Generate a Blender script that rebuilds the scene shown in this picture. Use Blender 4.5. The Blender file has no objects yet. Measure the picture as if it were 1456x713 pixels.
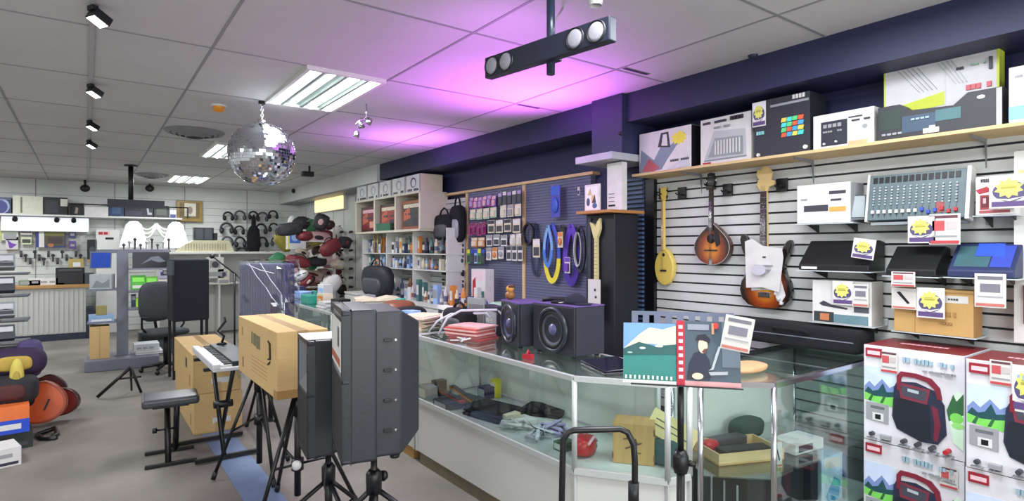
import bpy, bmesh, math, random
from mathutils import Vector, Matrix
PI = math.pi
random.seed(11)
SC = bpy.context.scene
COL = SC.collection
EYE = 1.63

# ---- surveying helpers: where a sight line of the camera meets a real plane of the room
def ray(x): return 489 + .807*(x-728), 668.2 - .5906*(x-728)
def onX(px, py, X):
    a, b = ray(px); t = X/a; return Vector((X, b*t, EYE-(py-354)*t))
def onY(px, py, Y):
    a, b = ray(px); t = Y/b; return Vector((a*t, Y, EYE-(py-354)*t))
def onZ(px, py, Z):
    a, b = ray(px); t = (EYE-Z)/(py-354); return Vector((a*t, b*t, Z))

# ---- materials
def lin(c):
    c = c/255
    return c/12.92 if c <= .04045 else ((c+.055)/1.055)**2.4
_M = {}
def mat(name, rgb, rough=.55, metal=0, var=.08, scale=12, bump=0, coat=0, emit=0, stretch=None):
    if name in _M: return _M[name]
    m = bpy.data.materials.new(name); _M[name] = m
    m.use_nodes = True
    nt = m.node_tree; N = nt.nodes; L = nt.links
    b = N['Principled BSDF']
    col = [lin(c) for c in rgb]
    b.inputs['Roughness'].default_value = rough
    b.inputs['Metallic'].default_value = metal
    if coat: b.inputs['Coat Weight'].default_value = coat; b.inputs['Coat Roughness'].default_value = .08
    tc = N.new('ShaderNodeTexCoord'); nz = N.new('ShaderNodeTexNoise')
    nz.inputs['Scale'].default_value = scale; nz.inputs['Detail'].default_value = 4
    if stretch:
        mp = N.new('ShaderNodeMapping'); mp.inputs['Scale'].default_value = stretch
        L.new(tc.outputs['Object'], mp.inputs['Vector']); L.new(mp.outputs['Vector'], nz.inputs['Vector'])
    else: L.new(tc.outputs['Object'], nz.inputs['Vector'])
    mx = N.new('ShaderNodeMix'); mx.data_type = 'RGBA'
    mx.inputs[6].default_value = (*[max(0, c*(1-var*2)) for c in col], 1)
    mx.inputs[7].default_value = (*[min(1, c*(1+var*2)) for c in col], 1)
    L.new(nz.outputs['Fac'], mx.inputs[0]); L.new(mx.outputs[2], b.inputs['Base Color'])
    if bump:
        bp = N.new('ShaderNodeBump'); bp.inputs['Strength'].default_value = bump; bp.inputs['Distance'].default_value = .004
        L.new(nz.outputs['Fac'], bp.inputs['Height']); L.new(bp.outputs['Normal'], b.inputs['Normal'])
    if emit:
        b.inputs['Emission Color'].default_value = (*col, 1); b.inputs['Emission Strength'].default_value = emit
    return m
def glass(name, tint, refl=.06):
    if name in _M: return _M[name]
    m = bpy.data.materials.new(name); _M[name] = m; m.use_nodes = True
    nt = m.node_tree; N = nt.nodes; L = nt.links; N.clear()
    out = N.new('ShaderNodeOutputMaterial'); t = N.new('ShaderNodeBsdfTransparent'); g = N.new('ShaderNodeBsdfGlossy')
    t.inputs[0].default_value = (*tint, 1); g.inputs['Roughness'].default_value = .015
    g.inputs[0].default_value = (1, 1, 1, 1)
    lf = N.new('ShaderNodeLayerWeight'); lf.inputs['Blend'].default_value = .5
    lw = N.new('ShaderNodeMath'); lw.operation = 'POWER'; lw.inputs[1].default_value = 4.0; L.new(lf.outputs['Facing'], lw.inputs[0])
    ad = N.new('ShaderNodeMath'); ad.operation = 'ADD'; ad.inputs[1].default_value = refl; ad.use_clamp = True
    nz = N.new('ShaderNodeTexNoise'); nz.inputs['Scale'].default_value = 3
    mu = N.new('ShaderNodeMath'); mu.operation = 'MULTIPLY_ADD'; mu.inputs[1].default_value = .04
    L.new(nz.outputs['Fac'], mu.inputs[0]); L.new(lw.outputs[0], mu.inputs[2]); L.new(mu.outputs[0], ad.inputs[0])
    mx = N.new('ShaderNodeMixShader')
    L.new(ad.outputs[0], mx.inputs[0]); L.new(t.outputs[0], mx.inputs[1]); L.new(g.outputs[0], mx.inputs[2]); L.new(mx.outputs[0], out.inputs[0])
    return m
def plain(r, g, b, rough=.5, **k): return mat('colour_%d_%d_%d_%d' % (r, g, b, int(rough*100)), (r, g, b), rough, **k)

WHITE = mat('white_paint', (214, 214, 210), .55, var=.02)
OFFW = mat('off_white_card', (205, 203, 198), .7, var=.03)
BLACK = mat('black_plastic', (17, 18, 21), .45, var=.15, scale=40)
BLK2 = mat('black_powder_coat', (13, 13, 16), .38, var=.1, scale=30)
CHAR = mat('charcoal_plastic', (38, 40, 46), .42, var=.08, scale=60, bump=.15)
CLOTH = mat('black_cloth', (16, 16, 23), .95, var=.25, scale=50, bump=.5)
GREYP = mat('grey_plastic', (118, 122, 130), .5, var=.05)
DGREY = mat('dark_grey_metal', (66, 68, 76), .5, var=.06)
CHROME = mat('chrome', (200, 200, 205), .18, 1, var=.03)
ALU = mat('brushed_aluminium', (186, 190, 188), .4, .2, var=.05, scale=30, stretch=(1, 1, 12))
NAVY = mat('navy_paint', (38, 42, 76), .55, var=.05, scale=3)
CARD = mat('brown_cardboard', (196, 164, 112), .85, var=.06, scale=9, stretch=(1, 1, 14), bump=.1)
CARDD = mat('cardboard_edge', (160, 122, 74), .85, var=.08)
TAPE = mat('packing_tape', (176, 146, 100), .3, var=.05)
PINE = mat('pale_pine', (205, 178, 130), .6, var=.12, scale=6, stretch=(1, .3, 14))
GLASS = glass('clear_glass', (.90, .95, .935), .02)
GLASST = glass('glass_top', (.86, .93, .91), .05)
RED = plain(168, 30, 44); CRIM = plain(120, 24, 40); YEL = plain(226, 214, 60); PURP = plain(110, 60, 170); BLUE = plain(40, 70, 180)
TEAL = plain(40, 150, 130); GREEN = plain(60, 150, 60); LGREEN = plain(120, 190, 90); PINK = plain(220, 170, 180); SKY = plain(150, 180, 225)

# ---- mesh builder
class MB:
    def __init__(s): s.v, s.f, s.mi, s.sm, s.mats, s.T = [], [], [], [], [], None
    def add(s, vs, fs, m, smooth=False):
        k = len(s.v)
        if m not in s.mats: s.mats.append(m)
        i = s.mats.index(m)
        s.v += [tuple(s.T @ Vector(v)) if s.T else tuple(v) for v in vs]
        s.f += [tuple(k+a for a in f) for f in fs]; s.mi += [i]*len(fs); s.sm += [smooth]*len(fs)
        return s
    def box(s, x0, y0, z0, x1, y1, z1, m):
        x0, x1 = min(x0, x1), max(x0, x1); y0, y1 = min(y0, y1), max(y0, y1); z0, z1 = min(z0, z1), max(z0, z1)
        return s.add([(x0,y0,z0),(x1,y0,z0),(x1,y1,z0),(x0,y1,z0),(x0,y0,z1),(x1,y0,z1),(x1,y1,z1),(x0,y1,z1)],
                     [(0,3,2,1),(4,5,6,7),(0,1,5,4),(1,2,6,5),(2,3,7,6),(3,0,4,7)], m)
    def prism(s, o, a0, a1, axis, m, smooth=False):
        n = len(o)
        def P(p, a): return (p[0], a, p[1]) if axis == 'y' else (p[0], p[1], a) if axis == 'z' else (a, p[0], p[1])
        vs = [P(p, a0) for p in o] + [P(p, a1) for p in o]
        s.add(vs, [(i, (i+1) % n, n+(i+1) % n, n+i) for i in range(n)], m, smooth)
        return s.add(vs, [tuple(range(n))[::-1], tuple(range(n, 2*n))], m)
    def tube(s, pts, r, m, n=8, closed=False):
        pts = [Vector(p) for p in pts]; L = len(pts)
        rs = r if isinstance(r, (list, tuple)) else [r]*L
        vs = []; up = None
        for i, p in enumerate(pts):
            a = pts[(i-1) % L] if (closed or i) else p; b = pts[(i+1) % L] if (closed or i < L-1) else p
            t = (b-a).normalized()
            if up is None:
                up = Vector((0, 0, 1)) if abs(t.z) < .9 else Vector((1, 0, 0))
            u = (up - t*up.dot(t))
            if u.length < 1e-5: u = t.orthogonal()
            u.normalize(); w = t.cross(u); up = u
            for k in range(n):
                an = 2*PI*k/n; vs.append(p + (u*math.cos(an)+w*math.sin(an))*rs[i])
        fs = []
        for i in range(L if closed else L-1):
            j = (i+1) % L
            for k in range(n): fs.append((i*n+k, i*n+(k+1) % n, j*n+(k+1) % n, j*n+k))
        s.add(vs, fs, m, True)
        if not closed: s.add(vs, [tuple(range(n))[::-1], tuple(range((L-1)*n, L*n))], m)
        return s
    def cyl(s, p0, p1, r, m, n=16, r1=None): return s.tube([p0, p1], [r, r if r1 is None else r1], m, n)
    def lathe(s, prof, m, n=24, c=(0, 0, 0), smooth=True, axis='z'):
        vs = []
        for r, z in prof:
            for k in range(n):
                a = 2*PI*k/n; x, y = r*math.cos(a), r*math.sin(a)
                q = (x, y, z) if axis == 'z' else (x, z, y) if axis == 'y' else (z, x, y)
                vs.append((c[0]+q[0], c[1]+q[1], c[2]+q[2]))
        fs = [(i*n+k, i*n+(k+1) % n, (i+1)*n+(k+1) % n, (i+1)*n+k) for i in range(len(prof)-1) for k in range(n)]
        return s.add(vs, fs, m, smooth)
    def ell(s, c, rx, ry, rz, m, nu=14, nv=9, jit=0, e=1.0, flat=None):
        vs = []; sg = lambda v, p: math.copysign(abs(v)**p, v)
        for i in range(nv+1):
            ph = -PI/2+PI*i/nv
            for k in range(nu):
                th = 2*PI*k/nu; j = 1+random.uniform(-jit, jit)
                z = rz*sg(math.sin(ph), e)*j
                if flat is not None: z = max(z, flat)
                vs.append((c[0]+rx*sg(math.cos(ph), e)*sg(math.cos(th), e)*j, c[1]+ry*sg(math.cos(ph), e)*sg(math.sin(th), e)*j, c[2]+z))
        fs = [(i*nu+k, i*nu+(k+1) % nu, (i+1)*nu+(k+1) % nu, (i+1)*nu+k) for i in range(nv) for k in range(nu)]
        return s.add(vs, fs, m, True)
def _build(s, name, parent=None, loc=(0, 0, 0), rot=(0, 0, 0), bevel=0, seg=2, sub=0):
    me = bpy.data.meshes.new(name)
    bm = bmesh.new(); bv = [bm.verts.new(v) for v in s.v]
    for f, i, q in zip(s.f, s.mi, s.sm):
        try:
            fc = bm.faces.new([bv[a] for a in f]); fc.material_index = i; fc.smooth = q
        except ValueError: pass
    bmesh.ops.remove_doubles(bm, verts=bm.verts, dist=1e-6)
    bmesh.ops.recalc_face_normals(bm, faces=bm.faces)
    bm.to_mesh(me); bm.free()
    for m in s.mats: me.materials.append(m)
    o = bpy.data.objects.new(name, me); COL.objects.link(o)
    o.location = loc; o.rotation_euler = rot; o.parent = parent
    if bevel:
        b = o.modifiers.new('edge', 'BEVEL'); b.width = bevel; b.segments = seg; b.limit_method = 'ANGLE'; b.angle_limit = .6
    if sub:
        b = o.modifiers.new('smooth', 'SUBSURF'); b.levels = sub; b.render_levels = sub
    return o
MB.build = _build

def tag(o, label, cat, group=None, kind=None):
    if label: o['label'] = label
    if cat: o['category'] = cat
    if group: o['group'] = group
    if kind: o['kind'] = kind
    return o
def thing(name, label, cat, loc=(0, 0, 0), rz=0, group=None):
    o = bpy.data.objects.new(name, None); COL.objects.link(o)
    o.location = loc; o.rotation_euler = (0, 0, rz); o.empty_display_size = .05
    return tag(o, label, cat, group)
def struct(o):
    o['kind'] = 'structure'; return o
def dup(o, loc=None, rot=None, label=None, parent=None, scale=None):
    c = o.copy(); COL.objects.link(c)
    if parent is not None: c.parent = parent
    if loc is not None: c.location = loc
    if rot is not None: c.rotation_euler = rot
    if label: c['label'] = label
    if scale is not None: c.scale = scale
    for ch in [q for q in KIDS(o)]: dup(ch, parent=c)
    return c
def KIDS(o): return [q for q in COL.objects if q.parent == o]

def text(s, h, m, parent, loc, rot=(PI/2, 0, 0), w=None, name='lettering', ext=.0006, align='CENTER'):
    cu = bpy.data.curves.new('lettering', 'FONT'); cu.body = s; cu.size = h*1.4; cu.extrude = ext; cu.align_x = align; cu.align_y = 'CENTER'
    t = bpy.data.objects.new('lettering_source', cu); COL.objects.link(t)
    bpy.context.view_layer.update()
    me = bpy.data.meshes.new_from_object(t.evaluated_get(bpy.context.evaluated_depsgraph_get()))
    bpy.data.objects.remove(t)
    me.materials.clear(); me.materials.append(m)
    xs = [v.co.x for v in me.vertices]
    if w and xs:
        k = w/(max(xs)-min(xs))
        for v in me.vertices: v.co.x *= k
    o = bpy.data.objects.new(name, me); COL.objects.link(o); o.location = loc; o.rotation_euler = rot; o.parent = parent
    return o

def art(parent, w, h, items, y=0, name='printed_front', x0=None, z0=0):
    """printing on the front (local -y) of a box of width w and height h"""
    if x0 is None: x0 = -w/2
    b = MB(); d = 0.0008
    for k, it in enumerate(items):
        e = y-d*.6*(k+1)-.0006; t = it[0]
        if t == 'r': o = [(it[1], it[2]), (it[3], it[2]), (it[3], it[4]), (it[1], it[4])]; m = it[5]
        elif t == 'p': o = it[1]; m = it[2]
        elif t == 'e':
            o = [(it[1]+it[3]*math.cos(2*PI*j/20), it[2]+it[4]*math.sin(2*PI*j/20)) for j in range(20)]; m = it[5]
        elif t == 's':   # starburst
            o = [(it[1]+it[3]*(1 if j % 2 else .72)*math.cos(2*PI*j/20), it[2]+it[4]*(1 if j % 2 else .72)*math.sin(2*PI*j/20)) for j in range(20)]; m = it[5]
        o = [(x0+u*w, z0+v*h) for u, v in o]
        n = len(o)
        b.add([(p[0], e, p[1]) for p in o]+[(p[0], y, p[1]) for p in o], [tuple(range(n))]+[(i, (i+1) % n, n+(i+1) % n, n+i) for i in range(n)], m)
    return b.build(name, parent)

def carton(name, label, cat, loc, w, d, h, body, items=(), texts=(), rz=-PI/2, group=None, bevel=.002, side=None):
    """a closed box; local origin is the bottom centre of the front face, front looks to local -y"""
    t = thing(name, label, cat, loc, rz, group)
    b = MB(); b.box(-w/2, 0, 0, w/2, d, h, body)
    b.build('carton_body' if 'box' in name else 'body', t, bevel=bevel)
    if side:
        e = MB(); e.box(w/2+.0001, .002, .002, w/2+.0006, d-.002, h-.002, side); e.build('printed_side', t)
    if items: art(t, w, h, items)
    for s, u, v, th, m, tw in texts: text(s, th, m, t, (-w/2+u*w, -.008, v*h), w=tw)
    return t
def wall_rect(x0, yt, yb, x1, X, raise_=0):
    """a rectangle on the plane x=X seen between pixel columns x0..x1 and, at column x0, between yt and yb -> centre, width, height"""
    a = onX(x0, yt, X); b = onX(x0, yb, X); c = onX(x1, yt, X)
    return (X, (a.y+c.y)/2, b.z), abs(a.y-c.y), a.z-b.z
def back_rect(x0, yt, yb, x1, Y):
    a = onY(x0, yt, Y); b = onY(x0, yb, Y); c = onY(x1, yt, Y)
    return ((a.x+c.x)/2, Y, b.z), abs(a.x-c.x), a.z-b.z
def bar(b, p0, p1, w, h, m):
    p0, p1 = Vector(p0), Vector(p1); t = (p1-p0)
    if abs(t.z) > .7*t.length:
        return b.box(p0.x-w/2, p0.y-w/2, min(p0.z, p1.z), p0.x+w/2, p0.y+w/2, max(p0.z, p1.z), m) if abs(t.x)+abs(t.y) < 1e-6 else b.cyl(p0, p1, w/2, m, 6)
    n = Vector((-t.y, t.x, 0)).normalized()*w/2; u = Vector((0, 0, h/2))
    vs = [p0-n-u, p0+n-u, p0+n+u, p0-n+u, p1-n-u, p1+n-u, p1+n+u, p1-n+u]
    return b.add(vs, [(0,3,2,1),(4,5,6,7),(0,1,5,4),(1,2,6,5),(2,3,7,6),(3,0,4,7)], m)
def rrect(w, h, r, n=4, cx=0, cy=0):
    o = []
    for sx, sy, a0 in ((1, 1, 0), (-1, 1, PI/2), (-1, -1, PI), (1, -1, 1.5*PI)):
        for k in range(n+1):
            a = a0+PI/2*k/n; o.append((cx+sx*(w/2-r)+r*math.cos(a), cy+sy*(h/2-r)+r*math.sin(a)))
    return o

def greek(u0, v, u1, h, m, seed=1, gap=.35):
    """a line of print too small to read"""
    rg = random.Random(seed); out = []; u = u0; cw = h*.6
    while u < u1-cw*.4:
        if rg.random() > .12:
            out.append(('r', u, v, min(u+cw, u1), v+h*rg.choice((1, 1, .8)), m))
        u += cw*(1+gap)
    return out
# ================= the room
CEIL = 2.93; XR = 4.05; YB = 14.0; XL = -3.2; YF = -3.0
FLOORM = mat('carpet', (122, 116, 109), .95, var=.26, scale=1.6, bump=.0)
nt = FLOORM.node_tree
_b = nt.nodes['Principled BSDF']; _n2 = nt.nodes.new('ShaderNodeTexNoise'); _n2.inputs['Scale'].default_value = 90; _n2.inputs['Detail'].default_value = 6
_tc = nt.nodes.new('ShaderNodeTexCoord'); _bp = nt.nodes.new('ShaderNodeBump'); _bp.inputs['Strength'].default_value = .6; _bp.inputs['Distance'].default_value = .01
nt.links.new(_tc.outputs['Object'], _n2.inputs['Vector']); nt.links.new(_n2.outputs['Fac'], _bp.inputs['Height']); nt.links.new(_bp.outputs['Normal'], _b.inputs['Normal'])
CEILM = mat('ceiling_tile', (196, 195, 196), .8, var=.04, scale=2.2)
GRID = mat('ceiling_grid', (142, 142, 146), .6, var=.04)
WALLW = mat('white_wall', (206, 208, 204), .6, var=.03, scale=2)
GROOVE = mat('wall_groove', (120, 122, 122), .7)
SLATW = mat('slatwall_white', (204, 206, 204), .45, var=.02)
SLATG = mat('slatwall_groove_channel', (40, 42, 48), .5)
NAVYD = mat('navy_recess_paint', (34, 38, 76), .6, var=.06, scale=2)

struct(MB().box(XL-.1, YF-.1, -.1, XR+.2, YB+.1, 0, FLOORM).build('floor'))
b = MB(); b.box(XL-.1, YF-.1, CEIL, XR+.2, YB+.1, CEIL+.1, CEILM)
for k in range(-3, 4):
    x = .66+1.22*k
    if XL < x < 3.6: b.box(x-.009, YF, CEIL-.003, x+.009, YB, CEIL+.001, GRID)
for k in range(-6, 9):
    y = 5.40+1.22*k
    if YF < y < YB: b.box(XL, y-.009, CEIL-.0035, 3.65, y+.009, CEIL+.001, GRID)
struct(b.build('ceiling'))
struct(MB().box(.015, 0.5, CEIL-.010, .045, 13.9, CEIL-.003, mat('rail_grey', (168, 168, 170), .5)).build('trim_1'))      # the lamp rail in the ceiling
# walls
b = MB(); b.box(XR+.02, YF, 0, XR+.2, YB, CEIL, NAVYD); struct(b.build('wall_right'))
b = MB(); b.box(XL-.1, YF, 0, XL, YB, CEIL, WALLW); struct(b.build('wall_left'))
b = MB(); b.box(XL, YB, 0, XR+.2, YB+.1, CEIL, WALLW)
for z in [i*.15+.1 for i in range(18)]: b.box(XL, YB-.004, z, XR, YB+.01, z+.006, GROOVE)
for x in [XL+1.22*i for i in range(1, 6)]: b.box(x, YB-.005, 0, x+.012, YB+.01, CEIL, GROOVE)
struct(b.build('wall_back'))
# unseen street front behind the camera, its two big windows added for daylight
b = MB(); b.box(XL, YF-.1, 0, XR+.2, YF, .5, WALLW); b.box(XL, YF-.1, 2.5, XR+.2, YF, CEIL, WALLW)
for x in (XL, .35, XR-.1): b.box(x, YF-.1, .5, x+.2, YF, 2.5, WALLW)
struct(b.build('wall_front'))
for n, (x0, x1) in enumerate(((XL+.2, .35), (.55, XR-.1))):
    b = MB()
    for f in (0, .5, 1):
        x = x0+(x1-x0)*f; b.box(x-.03, YF-.08, .5, x+.03, YF-.02, 2.5, ALU)
    b.box(x0, YF-.08, .5, x1, YF-.02, .56, ALU); b.box(x0, YF-.08, 2.44, x1, YF-.02, 2.5, ALU)
    b.box(x0, YF-.055, .56, x1, YF-.049, 2.44, GLASS)
    struct(b.build('window_%d' % (n+1)))
# slatwall board behind the guitars and boxes
b = MB(); b.box(XR, -2.6, .25, XR+.02, 3.36, 2.35, SLATG)
z = .27
while z < 2.33:
    b.box(XR-.02, -2.6, z, XR+.005, 3.36, z+.0635, SLATW); z += .0775
struct(b.build('wall_slat_panel', bevel=0))
struct(MB().box(XR-.06, 3.36, 0, XR+.02, 3.46, 2.24, BLK2).build('trim_2'))
# white far part of the right wall
b = MB(); b.box(XR-.02, 8.43, 0, XR+.03, YB, CEIL, WALLW)
for y in [8.6+.6*i for i in range(9)]: b.box(XR-.024, y, 0, XR-.01, y+.01, 2.6, GROOVE)
struct(b.build('wall_right_far'))
# navy soffit, its column, and the white soffit beyond it
struct(MB().box(3.65, YF, 2.69, XR+.02, 8.43, CEIL, NAVY).build('wall_soffit'))
b = MB(); b.box(3.60, 3.37, 2.43, XR, 3.73, CEIL, NAVY)
struct(b.build('wall_column', bevel=.004))
struct(MB().box(3.60, 8.43, 2.66, XR, YB, CEIL, WALLW).build('trim_3'))
struct(MB().box(3.615, 9.0, 2.645, XR, YB, 2.66, GREYP).build('trim_4'))
# blue strip on the carpet
struct(MB().box(.82, 1.2, 0, 1.05, 5.72, .004, mat('blue_floor_strip', (104, 120, 148), .6, var=.08)).build('floor_strip'))

# ================= camera
cam = bpy.data.cameras.new('camera'); co = bpy.data.objects.new('camera', cam); COL.objects.link(co)
co.location = (0, 0, EYE); co.rotation_euler = (PI/2, 0, -math.atan2(.5906, .8070))
cam.sensor_width = 36; cam.lens = 828/1456*36; cam.shift_y = -2.5/1456; cam.clip_start = .05
SC.camera = co

# ================= light
def area(name, loc, rot, sx, sy, power, col=(1, 1, 1), spread=None):
    l = bpy.data.lights.new(name, 'AREA'); l.shape = 'RECTANGLE'; l.size = sx; l.size_y = sy; l.energy = power; l.color = col
    if spread: l.spread = spread
    o = bpy.data.objects.new(name, l); COL.objects.link(o); o.location = loc; o.rotation_euler = rot; return o
LAMP = mat('lamp_tube_lit', (250, 252, 255), .5, emit=9, var=0)
REFL = mat('troffer_reflector', (150, 165, 160), .3, .3)
def troffer(x0, y0, label, seen=True, power=55, dark=False):
    w, l = .6, 1.2
    t = thing('ceiling_light', label, 'ceiling light', (x0+w/2, y0+l/2, CEIL-.03), 0, 'fluorescent ceiling troffers')
    b = MB(); W = WHITE
    b.box(-w/2, -l/2+.03, 0, -w/2+.03, l/2-.03, .03, W); b.box(w/2-.03, -l/2+.03, 0, w/2, l/2-.03, .03, W)
    b.box(-w/2, -l/2, 0, w/2, -l/2+.03, .03, W); b.box(-w/2, l/2-.03, 0, w/2, l/2, .03, W)
    for x in (-.17, 0, .17): b.box(x-.012, -l/2+.03, .002, x+.012, l/2-.03, .024, REFL)
    b.build('frame', t)
    MB().box(-w/2+.03, -l/2+.03, .024, w/2-.03, l/2-.03, .029, REFL).build('reflector', t)
    for i, x in enumerate((-.225, -.085, .085, .225)):
        MB().cyl((x, -l/2+.05, .012), (x, l/2-.05, .012), .011 if (dark and i == 1) else .02, LAMP).build('lamp_tube', t)
    if power: area('troffer_glow', (x0+w/2, y0+l/2, CEIL-.045), (0, 0, 0), w, l, power, (.93, .97, 1))
troffer(1.26, 4.17, 'four-tube ceiling light in front of the mirror ball, nearest of those in view', dark=True)
troffer(1.26, 7.83, 'ceiling light half hidden behind the mirror ball')
troffer(1.22, 11.6, 'ceiling light farthest down the shop, near the back wall')
for x, y in ((1.26, .5), (-1.8, .5), (-1.8, 4.17), (-1.8, 7.83), (-1.8, 11.5), (2.6, -1.5), (2.5, .6)):
    area('troffer_glow', (x+.3, y+.6, CEIL-.045), (0, 0, 0), .6, 1.2, 34 if x > 2.4 else 55, (.93, .97, 1))  # bare area lights, unseen and without fixtures, added to brighten room and slatwall
area('window_daylight', (.4, YF+.05, 1.55), (PI/2, 0, 0), 6.5, 1.9, 130, (.95, .97, 1))  # unseen area lamp added inside the front wall as daylight fill
area('floor_bounce_daylight', (.0, YF+.2, .9), (PI*.72, 0, 0), 6.0, 1.0, 60, (1, .98, .95))  # unseen low fill lamp, added in place of light bounced off the floor
# unseen purple lamps without fixtures, giving the purple glow on the ceiling
def spot(name, loc, to, power, col, ang, blend=1, r=.03):
    l = bpy.data.lights.new(name, 'SPOT'); l.energy = power; l.color = col; l.spot_size = ang; l.spot_blend = blend; l.shadow_soft_size = r
    o = bpy.data.objects.new(name, l); COL.objects.link(o); o.location = loc
    o.rotation_euler = (Vector(to)-Vector(loc)).to_track_quat('-Z', 'Y').to_euler(); return o
spot('purple_effect_lamp', (3.15, 3.9, 2.05), (2.85, 3.8, 2.93), 190, (.72, .13, 1), 2.2)
spot('purple_effect_lamp', (3.1, 6.2, 2.2), (3.0, 6.2, 2.93), 70, (.72, .2, 1), 2.5)
spot('purple_effect_lamp', (1.9, 2.6, 2.35), (2.0, 2.9, 2.93), 12, (.72, .2, 1), 2.5)
w = bpy.data.worlds.new('sky'); SC.world = w; w.use_nodes = True
w.node_tree.nodes['Background'].inputs[0].default_value = (.8, .88, 1, 1); w.node_tree.nodes['Background'].inputs[1].default_value = .8
vs = SC.view_settings; vs.view_transform = 'Standard'; vs.look = 'None'; vs.gamma = 1; vs.exposure = 0.1; vs.use_curve_mapping = False
# ================= glass display counters
KICK = mat('brown_kickboard', (104, 96, 78), .6); PANEL = mat('white_laminate', (196, 196, 192), .4, var=.03, scale=2); DECK = plain(196, 202, 198, .5)
def case(name, label, poly, kinds, zg, zt=.97, shelf=None, kick=.09, kickm=KICK, group=None, chrome=False, deck=None):
    """poly: footprint in order; kinds: one letter an edge, g glass front, p solid white back, o open"""
    t = thing(name, label, 'display counter', (0, 0, 0), 0, group)
    n = len(poly); cx = sum(p[0] for p in poly)/n; cy = sum(p[1] for p in poly)/n
    def ins(p, d):
        v = Vector((p[0]-cx, p[1]-cy)); return (p[0]-v.x/v.length*d*1.3, p[1]-v.y/v.length*d*1.3)
    inn = [ins(p, .02) for p in poly]
    FR = CHROME if chrome else ALU
    MB().prism([ins(p, .03) for p in poly], 0, kick, 'z', kickm).build('kick_board', t)
    if zg > kick+.1:
        MB().prism([ins(p, .006) for p in poly], kick, zg-.02, 'z', PANEL).build('base_panel', t)
        for p in poly: MB().box(p[0]-.008, p[1]-.008, kick, p[0]+.008, p[1]+.008, zg-.02, ALU).build('corner_strip', t)
    MB().prism([ins(p, .004) for p in poly], zg-.02, zg, 'z', DECK).build('deck', t)
    b = MB()
    for i in range(n):
        p, q = poly[i], poly[(i+1) % n]
        if kinds[i] != 'o': bar(b, (*p, zg-.008), (*q, zg-.008), .026, .032, FR)
        bar(b, (*p, zt-.012), (*q, zt-.012), .028, .026, FR)
    for i, p in enumerate(poly):
        if kinds[i] == 'o' and kinds[i-1] == 'o': continue
        b.cyl((*p, zg), (*p, zt-.02), .015 if chrome else .019, FR, 12 if chrome else 4)
    b.build('frame', t)
    for i in range(n):
        p, q = poly[i], poly[(i+1) % n]
        if kinds[i] == 'g': bar(g := MB(), (*p, (zg+zt)/2), (*q, (zg+zt)/2), .004, zt-zg-.03, GLASS); g.build('glass_pane', t)
        if kinds[i] == 'p': bar(g := MB(), (*p, (zg+zt)/2), (*q, (zg+zt)/2), .006, zt-zg-.03, WHITE); g.build('back_panel', t)
    MB().prism([ins(p, .008) for p in poly], zt-.006, zt, 'z', GLASST).build('top_glass', t)
    for s in (shelf or []):
        MB().prism([ins(p, .03) for p in poly], s, s+.006, 'z', GLASST).build('glass_shelf', t)
    return t
CA = [(2.04, 4.02), (2.04, 2.24), (2.31, 1.86), (2.455, 1.84), (2.60, 2.16), (2.62, 4.02)]
case('display_counter', 'glass-topped display counter with white base, carrying the two subwoofers', CA, 'gggopp', .49, shelf=None)
case('display_counter', 'tall glass display case with chrome corner post beside the stacked speaker boxes',
     [(2.49, 1.80), (2.73, 1.55), (3.99, 1.55), (3.99, 2.12), (2.67, 2.12)], 'gggpo', .14, chrome=True, kick=.1, shelf=[.475])
for i, (y0, y1, lb) in enumerate(((4.06, 5.86, 'white-based glass counter right behind the two black loudspeakers'),
                                   (5.90, 7.70, 'middle glass counter of the long row down the wall, behind the tall cardboard box'),
                                   (7.74, 9.6, 'farthest glass counter of the long row, by the pile of bags'))):
    case('display_counter', lb, [(2.04, y1), (2.04, y0), (2.62, y0), (2.62, y1)], 'ggpp', .49, kickm=CARDD)

# ================= PA loudspeakers on pole stands
def tripod(name, label, loc, rz, top, hub=.95, spread=.5, base=.0, knob=.5, group=None, r=.0175, cat='speaker stand', brace=True, angs=(90, 210, 330), low=.32):
    t = thing(name, label, cat, loc, rz, group)
    MB().cyl((0, 0, base+.1), (0, 0, hub), r*1.15, BLK2).build('pole', t)
    MB().cyl((0, 0, hub-.1), (0, 0, top), r*.85, BLK2).build('inner_pole', t)
    b = MB(); b.lathe([(0, hub-.06), (r*2, hub-.06), (r*2.1, hub+.03), (r*1.3, hub+.05), (0, hub+.05)], BLK2, 16)
    c = b.build('collar', t)
    k = MB(); k.cyl((r, 0, hub), (r+.03, 0, hub), .007, BLK2, 8); k.lathe([(0, r+.03), (.022, r+.03), (.026, r+.04), (.022, r+.055), (0, r+.055)], BLK2, 12, (0, 0, hub), axis='x'); k.build('knob', t)
    b = MB(); b.lathe([(0, low-.04), (r*2.1, low-.04), (r*2.1, low+.03), (0, low+.03)], BLK2, 16); b.build('lower_collar', t)
    hz = hub*knob
    for a in angs:
        a = math.radians(a); u = Vector((math.cos(a), math.sin(a), 0))
        p0 = u*r*1.8+Vector((0, 0, hub-.06 if knob == 1 else hz+.06)); p1 = u*spread+Vector((0, 0, .02))
        l = MB().tube([p0, p1], .0125, BLK2, 8).build('leg', t)
        MB().tube([p1-(p1-p0).normalized()*.05, p1+Vector((0, 0, -.004))], .017, BLACK, 8).build('rubber_foot', l)
        if brace:
            m = p0.lerp(p1, .55); MB().tube([u*r*2+Vector((0, 0, low)), m], .008, BLK2, 6).build('brace', t)
    return t
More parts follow.
